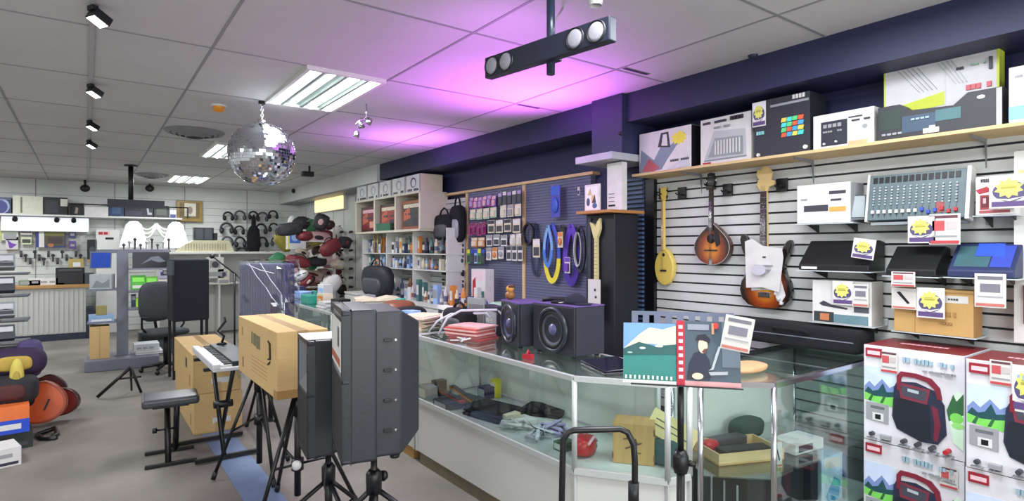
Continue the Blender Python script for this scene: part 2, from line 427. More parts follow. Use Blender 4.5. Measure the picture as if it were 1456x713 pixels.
def pa_speaker(name, label, loc, th, w, h, d, sheet):
    t = thing(name, label, 'loudspeaker', loc, th)
    f = .03; hw = w/2
    # rear shell, front shell, frame round the horn and the grille
    b = MB()
    s = [(-hw+.012, d*.38), (hw-.012, d*.38), (hw-.012, d*.72), (hw-.1, d), (-hw+.1, d), (-hw+.012, d*.72)]
    lo = [(x, y, 0) for x, y in s[:4]]
    zz = []
    vs = []
    for z, k in ((.02, 0), (.0, 1), (h-.01, 1), (h, 0)): pass
    for (x, y) in s:
        cz = .0 if y < d*.9 else .07
        vs.append((x, y, .012+cz)); 
    for (x, y) in s:
        cz = .0 if y < d*.9 else .06
        vs.append((x, y, h-.012-cz))
    n = 6
    b.add(vs, [(i, (i+1) % n, n+(i+1) % n, n+i) for i in range(n)]+[(0, 1, 2, 5), (5, 2, 3, 4), (6, 7, 8, 11), (11, 8, 9, 10)], CHAR)
    b.build('rear_shell', t, bevel=.012, seg=3)
    b = MB(); b.prism([(-hw, f), (hw, f), (hw, d*.42), (-hw, d*.42)], 0, h, 'z', CHAR); b.build('front_shell', t, bevel=.014, seg=3)
    b = MB(); b.box(-hw, 0, 0, -hw+.02, f+.01, h, CHAR); b.box(hw-.02, 0, 0, hw, f+.01, h, CHAR)
    b.box(-hw, 0, 0, hw, f+.01, .02, CHAR); b.box(-hw, 0, h-.025, hw, f+.01, h, CHAR); b.box(-hw, .002, h*.52, hw, f+.01, h*.55, CHAR)
    b.build('front_frame', t, bevel=.006)
    g = MB(); g.box(-hw+.02, .005, .02, hw-.02, .012, h*.52, mat('perforated_grille', (30, 32, 36), .6, var=.5, scale=260, bump=.6))
    g.build('grille', t)
    hr = MB(); x, z0, z1 = hw-.022, h*.55, h-.025; cx, cz = .0, (z0+z1)/2
    hr.add([(-x, .004, z0), (x, .004, z0), (x, .004, z1), (-x, .004, z1), (-.04, f-.002, cz-.05), (.04, f-.002, cz-.05), (.04, f-.002, cz+.05), (-.04, f-.002, cz+.05)],
           [(0, 1, 5, 4), (1, 2, 6, 5), (2, 3, 7, 6), (3, 0, 4, 7)], plain(105, 110, 118, .4)); hr.add([(-.04, f-.003, cz-.05), (.04, f-.003, cz-.05), (.04, f-.003, cz+.05), (-.04, f-.003, cz+.05)], [(0, 1, 2, 3)], BLACK)
    hr.build('horn', t)
    for sx in (-1, 1):
        for i in range(4):
            z = h*(.19+.2*i)
            q = MB(); q.box(sx*(hw-.014), d*.50, z-.006, sx*(hw-.004), d*.60, z+.008, BLACK); q.cyl((sx*(hw-.013), d*.645, z), (sx*(hw-.006), d*.645, z), .006, CHROME, 10); q.build('side_catch', t, bevel=.002)
    MB().box(-.09, d-.02, h*.3, .09, d+.004, h*.75, BLACK).build('rear_panel', t, bevel=.006)
    pc = MB(); pc.lathe([(0, -.03), (.04, -.03), (.05, .01), (0, .01)], BLACK, 16, (0, d*.45, 0)); pc.build('pole_socket', t)
    for sx in (-1, 1):
        for y in (.05, d*.66): ft = MB(); ft.lathe([(0, -.012), (.02, -.012), (.024, .004), (0, .004)], BLACK, 10, (sx*(hw-.06), y, 0)); ft.build('rubber_foot', t)
    if sheet == 1:
        s = MB(); s.box(-hw+.05, -.004, h*.6, hw-.008, -.001, h-.05, OFFW); s.box(hw-.12, -.005, h*.75, hw-.06, -.004, h*.88, BLACK); s.box(-hw+.06, -.005, h*.63, hw-.02, -.004, h*.68, plain(170, 90, 70)); s.build('price_sheet', t)
    if sheet == 2:
        s = MB(); s.box(-hw+.02, .0, h+.001, hw-.03, d*.6, h+.004, OFFW); s.build('paper_on_top', t)
    return t
pa_speaker('loudspeaker', 'large charcoal loudspeaker on a pole stand, nearer of the pair, price sheet on its front', (.918, 2.604, .715), math.radians(-104), .43, .655, .355, 1)
pa_speaker('loudspeaker', 'charcoal loudspeaker partly behind the larger one, white paper on its top', (.925, 3.145, .56), math.radians(-98), .32, .60, .31, 2)
tripod('speaker_stand', 'black pole stand under the nearer large loudspeaker', (1.075, 2.55, 0), .4, .684, .56, .55, knob=1, low=.2, brace=True)
tripod('speaker_stand', 'black pole stand under the farther charcoal loudspeaker', (1.06, 3.13, 0), 1.2, .529, .42, .45, knob=1, low=.15, brace=True)
tag(MB().tube([(1.02, 3.04, .55), (1.0, 3.02, .4), (1.03, 3.0, .25), (1.0, 2.98, .06), (1.1, 2.9, .012), (1.3, 2.95, .012), (1.45, 3.1, .012)], .005, BLACK, 6).build('speaker_cable'), 'thin black cable hanging from the rear loudspeaker', 'cable')

# ================= the long cardboard box up on tripods, boxes on the floor
t = thing('cardboard_box', 'long brown cardboard box lying across the tall tripods', 'cardboard box', (1.05, 4.08, .745), 0)
b = MB(); b.box(-.15, -.53, 0, .15, .53, .395, CARD); b.build('carton_body', t, bevel=.004)
b = MB(); b.box(-.03, -.531, .3955, .03, .531, .3965, TAPE); b.box(-.03, -.5315, .29, .03, -.5305, .396, TAPE); b.build('packing_tape', t)
b = MB(); P = plain(60, 50, 42, .8)
x = -.1512
for y0, y1, z0, z1 in ((-.12, -.02, .235, .32), (-.01, .06, .245, .325), (.08, .12, .25, .33)): b.box(x, y0, z0, x+.002, y1, z1, mat('printed_label_ink', (110, 105, 80), .8, var=.5, scale=60))
for i in range(5): b.box(x, -.3, .07+i*.024, x+.001, .12, .073+i*.024, CARDD)
b.box(x, .36, .05, x+.001, .40, .12, plain(140, 90, 60)); b.box(x, .38, .27, x+.001, .42, .33, CARDD)
b.build('printing', t)
b = MB()
for y in (-.36,):
    b.tube([(x, y+.03, .32), (x-.004, y-.02, .31), (x-.004, y-.03, .22), (x, y+.03, .21)], .006, P, 6); b.tube([(x, y-.02, .2), (x-.004, y+.02, .18)], .006, P, 6)
b.build('arrow_mark', t)
MB().box(-.152, -.532, 0, .152, -.46, .05, CARDD).build('end_flap', t)
def floor_box(z, lb, h, dx=0):
    t = thing('cardboard_box', lb, 'cardboard box', (.955+dx, 6.38, z), 0)
    b = MB(); b.box(-.195, -.65, 0, .195, .65, h-.002, CARD); b.build('carton_body', t, bevel=.004)
    b = MB(); b.box(-.03, -.651, h-.0025, .03, .651, h-.001, TAPE); b.box(-.03, -.6515, h-.09, .03, -.6505, h-.002, TAPE); b.box(-.03, -.6515, .0, .03, -.6505, .09, TAPE); b.build('packing_tape', t)
    m = MB(); m.box(-.196, -.3, h-.17, -.1952, -.2, h-.08, P); m.box(-.196, -.5, .05, -.1952, -.44, .15, CARDD); m.box(-.05, -.651, .08, .1, -.6503, .13, OFFW); m.build('printing', t)
floor_box(0, 'brown cardboard box on the floor, lower of the two stacked behind the bench', .352)
floor_box(.353, 'brown cardboard box stacked on another behind the bench, under the keyboard', .35, -.01)
# tripods carrying the long box
tripod('speaker_stand', 'tall black tripod under the near end of the long cardboard box', (1.06, 3.70, 0), .35, .743, .66, .36, knob=.99, low=.3, angs=(75, 195, 315))
tripod('speaker_stand', 'tall black tripod under the far end of the long cardboard box', (1.0, 4.42, 0), 0, .743, .68, .30, knob=.99, low=.42, angs=(160, 275, 35))
MBk = MB(); MBk.ell((0, 0, 0), .03, .03, .03, WHITE, 12, 8); o = MBk.build('clamp_knob', bpy.data.objects['speaker_stand.002'], (-.03, -.03, .30))
# ================= keyboard on its X stand
t = thing('keyboard_stand', 'black X-shaped keyboard stand beside the padded bench', 'keyboard stand', (.88, 5.2, 0), 0)
for y in (-.27, .27):
    MB().box(-.36 if y > 0 else -.22, y-.015, .012, .22, y+.015, .042, BLK2).build('foot_bar', t)
for i, (a, c) in enumerate((((-.02, -.27, .04), (-.02, .25, .70)), ((.05, .27, .04), (.05, -.25, .70)))):
    b = MB(); b.tube([a, c], .017, BLK2, 4); b.build('leg', t)
for y in (-.25, .25): MB().box(-.16, y-.018, .695, .2, y+.018, .72, BLK2).build('support_arm', t, bevel=.004)
MB().cyl((-.05, 0, .37), (.09, 0, .37), .03, BLK2, 14).build('pivot_knob', t)
t = thing('keyboard', 'silver electronic keyboard lying on the X stand', 'keyboard', (.9, 5.22, .722), 0)
b = MB(); b.box(-.15, -.5, 0, .15, .5, .03, mat('silver_plastic', (205, 206, 212), .35)); b.box(-.155, -.505, .02, -.10, .505, .062, mat('silver_plastic', (0, 0, 0))); b.build('body', t, bevel=.008)
MB().box(-.02, -.49, .03, .15, .49, .068, CHAR).build('control_panel', t, bevel=.005)
k = MB()
for i in range(36): k.box(-.10, -.486+i*.027, .03, -.02, -.461+i*.027, .045, WHITE)
for i in range(36):
    if i % 7 not in (2, 6): k.box(-.07, -.466+i*.027, .045, -.02, -.452+i*.027, .055, BLACK)
k.build('keys', t)
t = thing('desk_clip', 'black jointed clip arm standing on the far end of the keyboard', 'clip', (.96, 5.62, .791), 0)
b = MB(); b.tube([(.0, .0, .01), (.02, 0, .07), (-.03, .0, .12), (.03, 0, .2), (.02, 0, .24)], .011, BLK2, 8); b.build('arm', t)
MB().lathe([(0, 0), (.04, 0), (.04, .012), (.02, .02), (0, .02)], BLK2, 20).build('base', t)
# ================= bench
t = thing('keyboard_bench', 'black padded bench with folding legs standing on the carpet', 'bench', (.53, 5.21, 0), math.radians(-4))
b = MB(); b.box(-.19, -.15, .435, .19, .15, .50, mat('black_vinyl', (58, 60, 66), .32, var=.1, scale=8)); b.build('seat', t, bevel=.022, seg=4)
MB().box(-.12, -.1, .42, .12, .1, .437, BLK2).build('seat_frame', t)
for y0, y1 in ((-.17, .09), (.17, -.09)):
    MB().box(-.17, y0-.014, .004, .17, y0+.014, .03, BLK2).build('foot_bar', t, bevel=.004)
for (x, a, c) in ((-.02, -.17, .08), (.04, .17, -.08)):
    b = MB(); b.tube([(x, a, .02), (x, c, .43)], .021, BLK2, 4); b.build('leg', t)
b = MB(); b.cyl((-.09, 0, .235), (.05, 0, .235), .008, BLK2, 8); b.lathe([(0, -.12), (.022, -.12), (.022, -.09), (0, -.09)], BLK2, 12, (0, 0, .235), axis='x'); b.build('knob', t)

# ================= loudspeaker wrapped in clear plastic
t = thing('wrapped_loudspeaker', 'tall dark loudspeaker wrapped in clear plastic film, behind the long cardboard box', 'loudspeaker', (1.22, 5.30, .80), math.radians(-38))
GR = mat('ribbed_grille_blue_grey', (74, 76, 104), .55, var=.35, scale=8, stretch=(30, 1, 1))
b = MB(); b.prism([(-.2, 0), (.2, 0), (.2, .2), (.13, .32), (-.13, .32), (-.2, .2)], 0, .70, 'z', GR); b.build('cabinet', t, bevel=.012)
b = MB()
for i in range(17): b.box(-.18+i*.0225, -.006, .03, -.17+i*.0225, .001, .67, GR)
b.build('grille', t)
FILM = glass('clear_film', (.93, .94, .98), .10)
b = MB(); random.seed(3); nx = 26; vs = []; 
for j in range(15):
    for i in range(nx):
        a = 2*PI*i/nx; r = 1+random.uniform(-.05, .05)+(.1 if j > 11 else 0)
        sx = math.copysign(abs(math.cos(a))**.45, math.cos(a)); sy = math.copysign(abs(math.sin(a))**.45, math.sin(a))
        vs.append((.225*sx*r, .15+.18*sy*r, .73-j*.072))
b.add(vs, [(j*nx+i, j*nx+(i+1) % nx, (j+1)*nx+(i+1) % nx, (j+1)*nx+i) for j in range(14) for i in range(nx)], FILM); b.add(vs[:nx], [tuple(range(nx))], FILM)
b.build('plastic_wrap', t)
b = MB()
for (x0, z0, x1, z1) in ((-.1, .71, .05, .5), (.05, .5, .16, .35), (-.12, .7, .12, .62), (.0, .71, .18, .45)): b.tube([(x0, -.034, z0), ((x0+x1)/2, -.04, (z0+z1)/2-.01), (x1, -.034, z1)], .003, plain(215, 215, 230, .3), 5)
b.build('film_folds', t)
tripod('speaker_stand', 'black tripod under the plastic-wrapped loudspeaker', (1.32, 5.42, 0), .5, .795, .72, .30, knob=.99, low=.4)

# ================= trolley handle, music stand with books
t = thing('luggage_trolley', 'black tubular trolley handle standing in front of the display counter', 'trolley', (1.36, 1.38, 0), -math.atan2(.5906, .8070))
w = .118
b = MB(); b.tube([(-w-.012, .02, .12), (-w+.002, 0, .93), (-w+.004, 0, 1.0), (-w+.02, 0, 1.025), (-w+.04, 0, 1.032), (w-.045, 0, 1.036), (w-.02, 0, 1.025), (w, 0, .985), (w+.004, 0, .93), (w+.006, .02, .12)], .0105, BLK2, 10); b.build('handle', t)
for x in (-w, w): MB().cyl((x, .002, .78 if x > 0 else .76), (x, .002, .86 if x > 0 else .79), .018, BLACK, 12).build('clamp', t)
b = MB(); b.box(-.17, -.16, .06, .17, .05, .075, BLK2); b.build('base_plate', t, bevel=.004)
for x in (-.15, .15): MB().lathe([(0, -.015), (.07, -.015), (.07, .015), (0, .015)], BLACK, 18, (x, .08, .07), axis='x').build('wheel', t)
b = MB(); b.cyl((-.15, .08, .07), (.15, .08, .07), .008, CHROME, 8); b.build('axle', t)

PL = Vector((1.755, 1.67, 0)); a0, b0 = ray(886); a1, b1 = ray(1055)
PL = Vector((a0, b0, 0))*(2.22/828); PR = Vector((a1, b1, 0))*(2.12/828)
mid = (PL+PR)/2; wd = (PR-PL).length; ang = math.atan2(PR.y-PL.y, PR.x-PL.x)
t = thing('music_stand', 'black perforated music stand holding two songbooks in front of the display counter', 'music stand', (mid.x, mid.y, 0), ang)
tl = math.radians(12)
def desk(b, x0, z0, x1, z1, y, m, th=.003):
    c, s = math.cos(tl), math.sin(tl)
    vs = []
    for yy in (y, y+th):
        for x, z in ((x0, z0), (x1, z0), (x1, z1), (x0, z1)): vs.append((x, yy*c+z*s, 1.115+z*c-yy*s))
    return b.add(vs, [(0, 1, 2, 3), (4, 7, 6, 5), (0, 4, 5, 1), (1, 5, 6, 2), (2, 6, 7, 3), (3, 7, 4, 0)], m)
b = MB(); DM = mat('grey_music_stand_paint', (92, 98, 118), .45)
desk(b, -wd/2+.03, .0, wd/2-.02, .235, .004, DM); desk(b, -wd/2+.03, .0, wd/2, .005, -.04, BLK2, .045)
desk(b, -wd/2+.03, .265, wd/2-.02, .28, .004, DM)
hx = [-wd/2+.03+i*.0425 for i in range(11)]
for i, x in enumerate(hx):
    desk(b, x, .235, min(x+.024, wd/2-.02), .265, .004, DM)
b.build('desk', t)
b = MB(); b.tube([(0, .04, .8), (0, .04, 1.17)], .012, BLK2, 10); b.box(-.02, .02, 1.12, .02, .09, 1.22, BLK2); b.build('inner_pole', t)
b = MB(); b.tube([(0, .04, .1), (0, .04, .84)], .0155, BLK2, 12); b.build('pole', t)
b = MB(); b.lathe([(0, .78), (.024, .78), (.03, .80), (.03, .84), (.02, .865), (0, .865)], BLK2, 16, (0, .04, 0)); b.cyl((.02, .04, .82), (.055, .04, .815), .012, BLK2, 10); b.build('clutch', t)
for a in (90, 210, 330):
    a = math.radians(a); b = MB(); b.tube([(0, .04, .2), (.15*math.cos(a), .04+.15*math.sin(a), .12), (.3*math.cos(a), .04+.3*math.sin(a), .012)], .009, BLK2, 8); b.build('leg', t)
def leaf(parentname, label, x0, x1, z1, y, th, cover, items):
    t2 = thing('songbook', label, 'book', (mid.x, mid.y, 0), ang)
    b = MB(); desk(b, x0, .006, x1, z1, y, cover, th); b.build('pages', t2)
    b = MB(); w, h = x1-x0, z1-.006
    for k, it in enumerate(items):
        c, s = math.cos(tl), math.sin(tl); e = y-.0006*(k+1)
        if it[0] == 'r': o = [(it[1], it[2]), (it[3], it[2]), (it[3], it[4]), (it[1], it[4])]
        elif it[0] == 'p': o = it[1]
        else: o = [(it[1]+it[3]*math.cos(2*PI*j/20), it[2]+it[4]*math.sin(2*PI*j/20)) for j in range(20)]
        P3 = [(x0+u*w, .006+v*h) for u, v in o]
        b.add([(q[0], e*c+q[1]*s, 1.115+q[1]*c-e*s) for q in P3], [tuple(range(len(P3)))], it[-1])
    b.build('cover', t2)
    return t2
xl = -wd/2
leaf('b', 'songbook with a green water and mountain cover, left on the music stand', xl, xl+.195, .232, -.009, .008, OFFW,
     [('r', 0, .05, 1, .66, plain(44, 120, 112)), ('r', 0, .55, 1, 1, plain(110, 150, 205)), ('p', [(0, .56), (.32, .82), (.5, .93), (.75, .9), (1, .97), (1, .6), (.5, .66)], plain(204, 200, 176)),
      ('p', [(0, .56), (.3, .68), (.6, .62), (1, .66), (1, .5), (0, .46)], plain(40, 84, 84)), ('e', .37, .58, .06, .02, plain(190, 205, 195)), ('e', .68, .62, .08, .02, plain(190, 205, 195)),
      ('e', .13, .50, .05, .015, plain(150, 180, 170))]+[('r', .04+i*.085, .07, .075+i*.085, .13, plain(215, 225, 215)) for i in range(11)]+[('r', 0, 0, 1, .055, OFFW)])
leaf('b', 'songbook showing a man in dark clothes and cap, right on the music stand', xl+.197, wd/2-.004, .245, -.010, .010, OFFW,
     [('r', 0, .06, 1, 1, plain(70, 84, 96)), ('r', 0, .0, 1, .075, plain(205, 150, 150)), ('r', 0, 0, .13, 1, plain(178, 36, 56)), ('r', .72, .3, 1, 1, plain(98, 110, 124)),
      ('r', .18, .86, .52, .95, plain(140, 145, 155)),
      ('p', [(.16, .1), (.2, .34), (.28, .5), (.42, .55), (.52, .4), (.55, .2), (.52, .1)], plain(34, 38, 56)),
      ('e', .42, .62, .075, .12, plain(222, 190, 165)), ('p', [(.3, .7), (.34, .78), (.46, .8), (.54, .72), (.52, .66), (.42, .7)], plain(28, 32, 46)), ('p', [(.40, .52), (.46, .5), (.5, .58), (.44, .57)], plain(90, 60, 50)),
      ('e', .33, .15, .09, .05, plain(222, 190, 165)), ('p', [(.5, .24), (.58, .26), (.7, .6), (.67, .62), (.62, .5), (.55, .28)], plain(170, 175, 180)), ('p', [(.5, .22), (.8, .24), (.8, .19), (.53, .17)], plain(160, 165, 170)),
      ('r', .56, .8, .6, .97, plain(190, 140, 110)), ('e', .63, .93, .04, .05, plain(190, 60, 50))]
     +[('r', .03, .1+i*.11, .10, .155+i*.11, plain(235, 190, 195)) for i in range(8)])
def price_card(label, loc, rz, w, h, style=0, group=None, tilt=0, name='hanging_price_card'):
    """small printed card; style 0 yellow burst, 1 text only, 2 red band"""
    t = thing(name, label, 'price card', loc, rz, group); t.rotation_euler = (0, tilt, rz)
    MB().box(-w/2, 0, 0, w/2, .0015, h, OFFW).build('card', t)
    it = []
    if style == 0: it = [('r', .06, .05, .94, .2, plain(90, 70, 120)), ('r', .03, .22, .97, .97, plain(222, 218, 230)), ('e', .5, .5, .42, .30, plain(80, 74, 110)), ('s', .47, .6, .36, .31, plain(216, 214, 110)), ('r', .28, .58, .66, .64, plain(170, 160, 70)), ('r', .3, .66, .6, .69, plain(180, 176, 90)), ('p', [(.1, .3), (.5, .2), (.9, .34), (.5, .27)], OFFW)]
    elif style == 1: it = [('r', .1, .82, .9, .92, plain(110, 110, 120)), ('r', .18, .45, .82, .7, plain(120, 118, 130)), ('r', .1, .3, .9, .34, plain(160, 160, 165)), ('r', .05, .04, .95, .12, plain(190, 110, 100))]
    elif style == 2: it = [('r', .08, .86, .92, .95, plain(100, 60, 70)), ('r', .1, .45, .5, .78, plain(190, 80, 85)), ('r', .55, .5, .9, .75, plain(190, 180, 180)), ('r', .04, .03, .96, .13, plain(185, 70, 75)), ('r', .1, .25, .9, .3, plain(150, 150, 155))]
    elif style == 3: it = [('p', [(.2, .8), (.35, .84), (.75, .3), (.65, .26)], BLACK), ('r', .05, .04, .95, .12, plain(190, 110, 100))]
    art(t, w, h, it)
    return t
q = PR.copy(); u = (PR-PL).normalized(); pos = mid+u*(wd/2-.03)+Vector((0, 0, 0)); nrm = Vector((u.y, -u.x, 0))
pp = pos+nrm*.03
price_card('white price card clipped to the top right corner of the songbooks', (pp.x, pp.y, 1.262), ang, .1, .125, 1, tilt=math.radians(10))
RZ = -PI/2
# ================= long shelf over the slatwall and the boxes on it
SH = 2.258
t = thing('wall_shelf', 'long pale wood shelf above the slatwall, loaded with boxed gear', 'shelf', (3.72, 0, SH))
b = MB(); b.box(0, -2.4, -.02, .33, 3.37, 0, PINE); b.build('shelf_board', t, bevel=.002)
for y in (2.9, 2.0, 1.05, .2, -.8): 
    b = MB(); b.prism([(.0+.06, -.02), (.33, -.02), (.33, -.18), (.31, -.18), (.29, -.04), (.06, -.035)], y, y+.006, 'y', GREYP); b.build('shelf_bracket', t)
XB = 3.78
def shelf_box(x0, yt, yb, x1, name, label, cat, body, d, items=(), side=None, X=XB, z=SH+.001, group=None, h=None):
    (X_, yc, zb), w, hh = wall_rect(x0, yt, yb, x1, X)
    return carton(name, label, cat, (X, yc, z), w-.002, d, (h or hh)-.002, body, items, rz=RZ, side=side, group=group)
LG = plain(150, 152, 156); INK = plain(60, 60, 70); WH = plain(212, 210, 208)
shelf_box(909, 188, 245, 983, 'equipment_box', 'white box with a dark device picture and yellow burst, left end of the long shelf', 'box', WH, .24,
  [('p', [(.0, .0), (.04, .6), (.3, .3), (.5, .75), (.62, .6), (.9, .85), (.55, .25), (.45, .05)], plain(120, 135, 150)), ('p', [(.05, .05), (.2, .35), (.42, .1), (.3, .02)], plain(175, 90, 95)),
   ('p', [(.38, .6), (.44, .93), (.58, .93), (.62, .55)], BLACK), ('p', [(.45, .62), (.48, .88), (.55, .88), (.57, .6)], WH), ('s', .78, .74, .15, .17, YEL), ('p', [(.5, .0), (.95, .3), (.98, .05)], plain(190, 195, 200))]+greek(.62, .2, .78, .05, INK)+greek(.82, .2, .96, .05, INK), side=BLACK)
shelf_box(996, 169, 234, 1068, 'equipment_box', 'white box with a line drawing of a mixing desk, second along the long shelf', 'box', WH, .24,
  [('p', [(.08, .12), (.28, .72), (.9, .66), (.92, .08)], plain(178, 182, 185)), ('p', [(.16, .16), (.3, .56), (.85, .52), (.86, .14)], plain(140, 146, 150)), ('r', .08, .08, .92, .11, plain(120, 130, 140)), ('r', .05, .02, .22, .06, RED)]
  +[('r', .3+i*.06, .2, .32+i*.06, .5, WH) for i in range(9)]+greek(.06, .88, .55, .05, INK)+greek(.62, .88, .94, .08, BLACK)+greek(.3, .76, .62, .04, LG), side=WH)
pad = [('r', .0, .0, 1, 1, plain(44, 46, 54)), ('r', .3, .85, .98, .89, LG)]+greek(.7, .92, .98, .07, WH)
for i in range(4):
    for j in range(4):
        pad.append(('p', [(.5+i*.1+j*.0, .3+j*.085), (.585+i*.1, .3+j*.085), (.6+i*.1, .37+j*.085), (.515+i*.1, .37+j*.085)], [(230, 90, 60), (235, 200, 80), (90, 200, 120), (80, 170, 220)][(i+j) % 4] and mat('pad_%d' % ((i*3+j*2) % 5), [(225, 95, 60), (235, 205, 90), (95, 205, 130), (70, 165, 225), (80, 210, 205)][(i*3+j*2) % 5])))
pad += greek(.05, .4, .2, .06, plain(130, 190, 190))+[('e', .08, .05, .03, .03, WH), ('e', .93, .08, .035, .035, WH)]
shelf_box(1073, 143, 223, 1152, 'equipment_box', 'black box with a grid of bright coloured pads, third along the long shelf', 'box', plain(38, 40, 48), .22, pad, side=plain(30, 32, 40), X=3.76)
q = onX(1079, 180, 3.75)
price_card('price card with a yellow burst stuck on the black pad-controller box', (3.752, q.y, q.z), RZ, .1, .17, 0)
shelf_box(1156, 164, 213, 1243, 'equipment_box', 'low white box with a dark square screen, right of the pad-controller box', 'box', WH, .2,
  [('r', .14, .08, .58, .78, plain(42, 46, 58)), ('r', .6, .78, .82, .82, INK), ('r', .6, .02, .9, .14, plain(205, 170, 130)), ('e', .86, .5, .04, .06, LG)]+greek(.18, .6, .54, .1, LG)+greek(.18, .46, .5, .05, LG)+greek(.66, .68, .96, .04, INK)+[('e', .2, .15, .02, .03, WH), ('e', .4, .18, .02, .03, WH)], side=WH, X=3.77)
# big white and green box behind
(X_, yc, zb), w, hh = wall_rect(1257, 98, 180, 1421, 3.9)
GY = plain(196, 206, 60)
carton('keyboard_box', 'very wide white keyboard box with lime green edges, standing behind the black one', 'box', (3.9, yc, SH+.001), w, .09, onX(1257, 98, 3.9).z-SH, plain(208, 206, 210),
  [('r', 0, 0, .015, 1, GY), ('r', .98, 0, 1, 1, GY), ('p', [(.015, .33), (.56, .40), (.56, .56), (.015, .44)], GY), ('r', .56, .36, .57, .9, plain(200, 205, 205))]
  +[('p', [(.12+i*.05, .95-i*.01), (.125+i*.05, .95-i*.01), (.34+i*.04, .6), (.335+i*.04, .6)], LG) for i in range(5)]+[('p', [(.5+i*.04, .92), (.503+i*.04, .92), (.66+i*.03, .62), (.655+i*.03, .62)], plain(180, 190, 188)) for i in range(4)]
  +greek(.74, .52, .96, .06, plain(205, 95, 105), 4, .15)+greek(.38, .26, .54, .08, INK, 5, .2)+greek(.66, .78, .72, .03, INK)+greek(.78, .8, .9, .02, plain(150, 190, 160))+[('r', .925, .72, .95, .86, INK)], side=GY)
# black keyboard box with cut-out top
(X_, yc, zb), w, hh = wall_rect(1248, 153, 200, 1425, 3.76)
t = thing('keyboard_box', 'wide black keyboard box with a stepped top edge, on the long shelf', 'box', (3.76, yc, SH+.001), RZ)
hb = onX(1248, 153, 3.76).z-SH-.005
o = [(-w/2, 0), (w/2, 0), (w/2, hb*1.0), (w*.25, hb*1.0), (w*.14, hb*.72), (-w*.22, hb*.78), (-w*.3, hb), (-w/2, hb)]
b = MB(); b.prism(o, 0, .12, 'y', plain(46, 48, 54)); b.build('carton_body', t, bevel=.002)
art(t, w, hb, [('r', .03, .3, .21, .86, plain(40, 58, 52)), ('r', .22, .15, .5, .62, plain(58, 78, 100)), ('r', .5, .35, .7, .66, plain(70, 110, 115)), ('e', .85, .82, .03, .05, WH), ('r', .4, .06, .53, .2, WH), ('r', .45, .2, .5, .26, WH), ('r', .96, .02, 1, .98, plain(170, 170, 170))]+greek(.04, .14, .22, .06, LG)+greek(.3, .48, .48, .05, plain(150, 175, 190)))
shelf_box(1434, 91, 171, 1530, 'equipment_box', 'white box with a sky blue corner at the right end of the long shelf', 'box', WH, .2, [('r', .0, .06, 1, .3, plain(130, 185, 215)), ('p', [(.5, .06), (1, .2), (1, .5), (.7, .3)], plain(70, 150, 200)), ('p', [(.6, .2), (.8, .22), (.8, .3), (.6, .28)], BLACK)]+greek(.1, .8, .4, .04, LG), X=3.75)

# ================= stringed instruments on the slatwall
def burst(name, cx, cz, r, cols):
    m = mat(name, (200, 120, 40), .22, coat=.8); nt = m.node_tree; L = nt.links
    tc = nt.nodes.new('ShaderNodeTexCoord'); mp = nt.nodes.new('ShaderNodeMapping'); mp.inputs['Location'].default_value = (-cx/r, 0, -cz/r*.85); mp.inputs['Scale'].default_value = (1/r, 0, 1/r*.85)
    ln = nt.nodes.new('ShaderNodeVectorMath'); ln.operation = 'LENGTH'; cr = nt.nodes.new('ShaderNodeValToRGB')
    L.new(tc.outputs['Object'], mp.inputs['Vector']); L.new(mp.outputs['Vector'], ln.inputs[0]); L.new(ln.outputs['Value'], cr.inputs['Fac'])
    e = cr.color_ramp.elements; e[0].position = .15; e[0].color = (*[lin(c) for c in cols[0]], 1); e[1].position = .90; e[1].color = (*[lin(c) for c in cols[2]], 1)
    q = e.new(.55); q.color = (*[lin(c) for c in cols[1]], 1)
    L.new(cr.outputs['Color'], nt.nodes['Principled BSDF'].inputs['Base Color']); return m
def hanger(loc, label):
    t = thing('wall_hook', label, 'wall hook', loc, RZ, 'empty hooks on the slatwall' if label.startswith('empty') else None)
    b = MB(); b.box(-.04, -.02, -.045, .04, 0, .05, BLACK); b.build('back_plate', t, bevel=.003)
    b = MB(); b.tube([(-.02, -.07, -.0), (-.018, -.055, -.012), (0, -.03, -.015), (.018, -.055, -.012), (.02, -.07, 0)], .006, BLACK, 6); b.cyl((0, 0, -.01), (0, -.035, -.014), .009, BLACK, 8); b.build('yoke', t)
XS = 4.028
for px, py, lb in ((971, 275, 'empty black hanger on the slatwall between the small yellow guitar and the mandolin'), (1036, 271, 'empty black hanger on the slatwall just right of the mandolin'), (1113, 264, 'empty black hanger on the slatwall just right of the electric guitar')):
    q = onX(px, py, XS); hanger((XS, q.y, q.z), lb)
YW = mat('yellow_guitar_lacquer', (222, 196, 96), .3, coat=.4, var=.05); MAPLE = mat('maple_neck', (212, 182, 120), .35, var=.06); ROSE = mat('rosewood', (52, 38, 34), .5)
def strings(t, x, z0, z1, y, n, sp):
    b = MB()
    for i in range(n): b.tube([(x+(i-(n-1)/2)*sp, y, z0), (x+(i-(n-1)/2)*sp*.8, y-.002, z1)], .0007, CHROME, 4)
    b.build('strings', t)
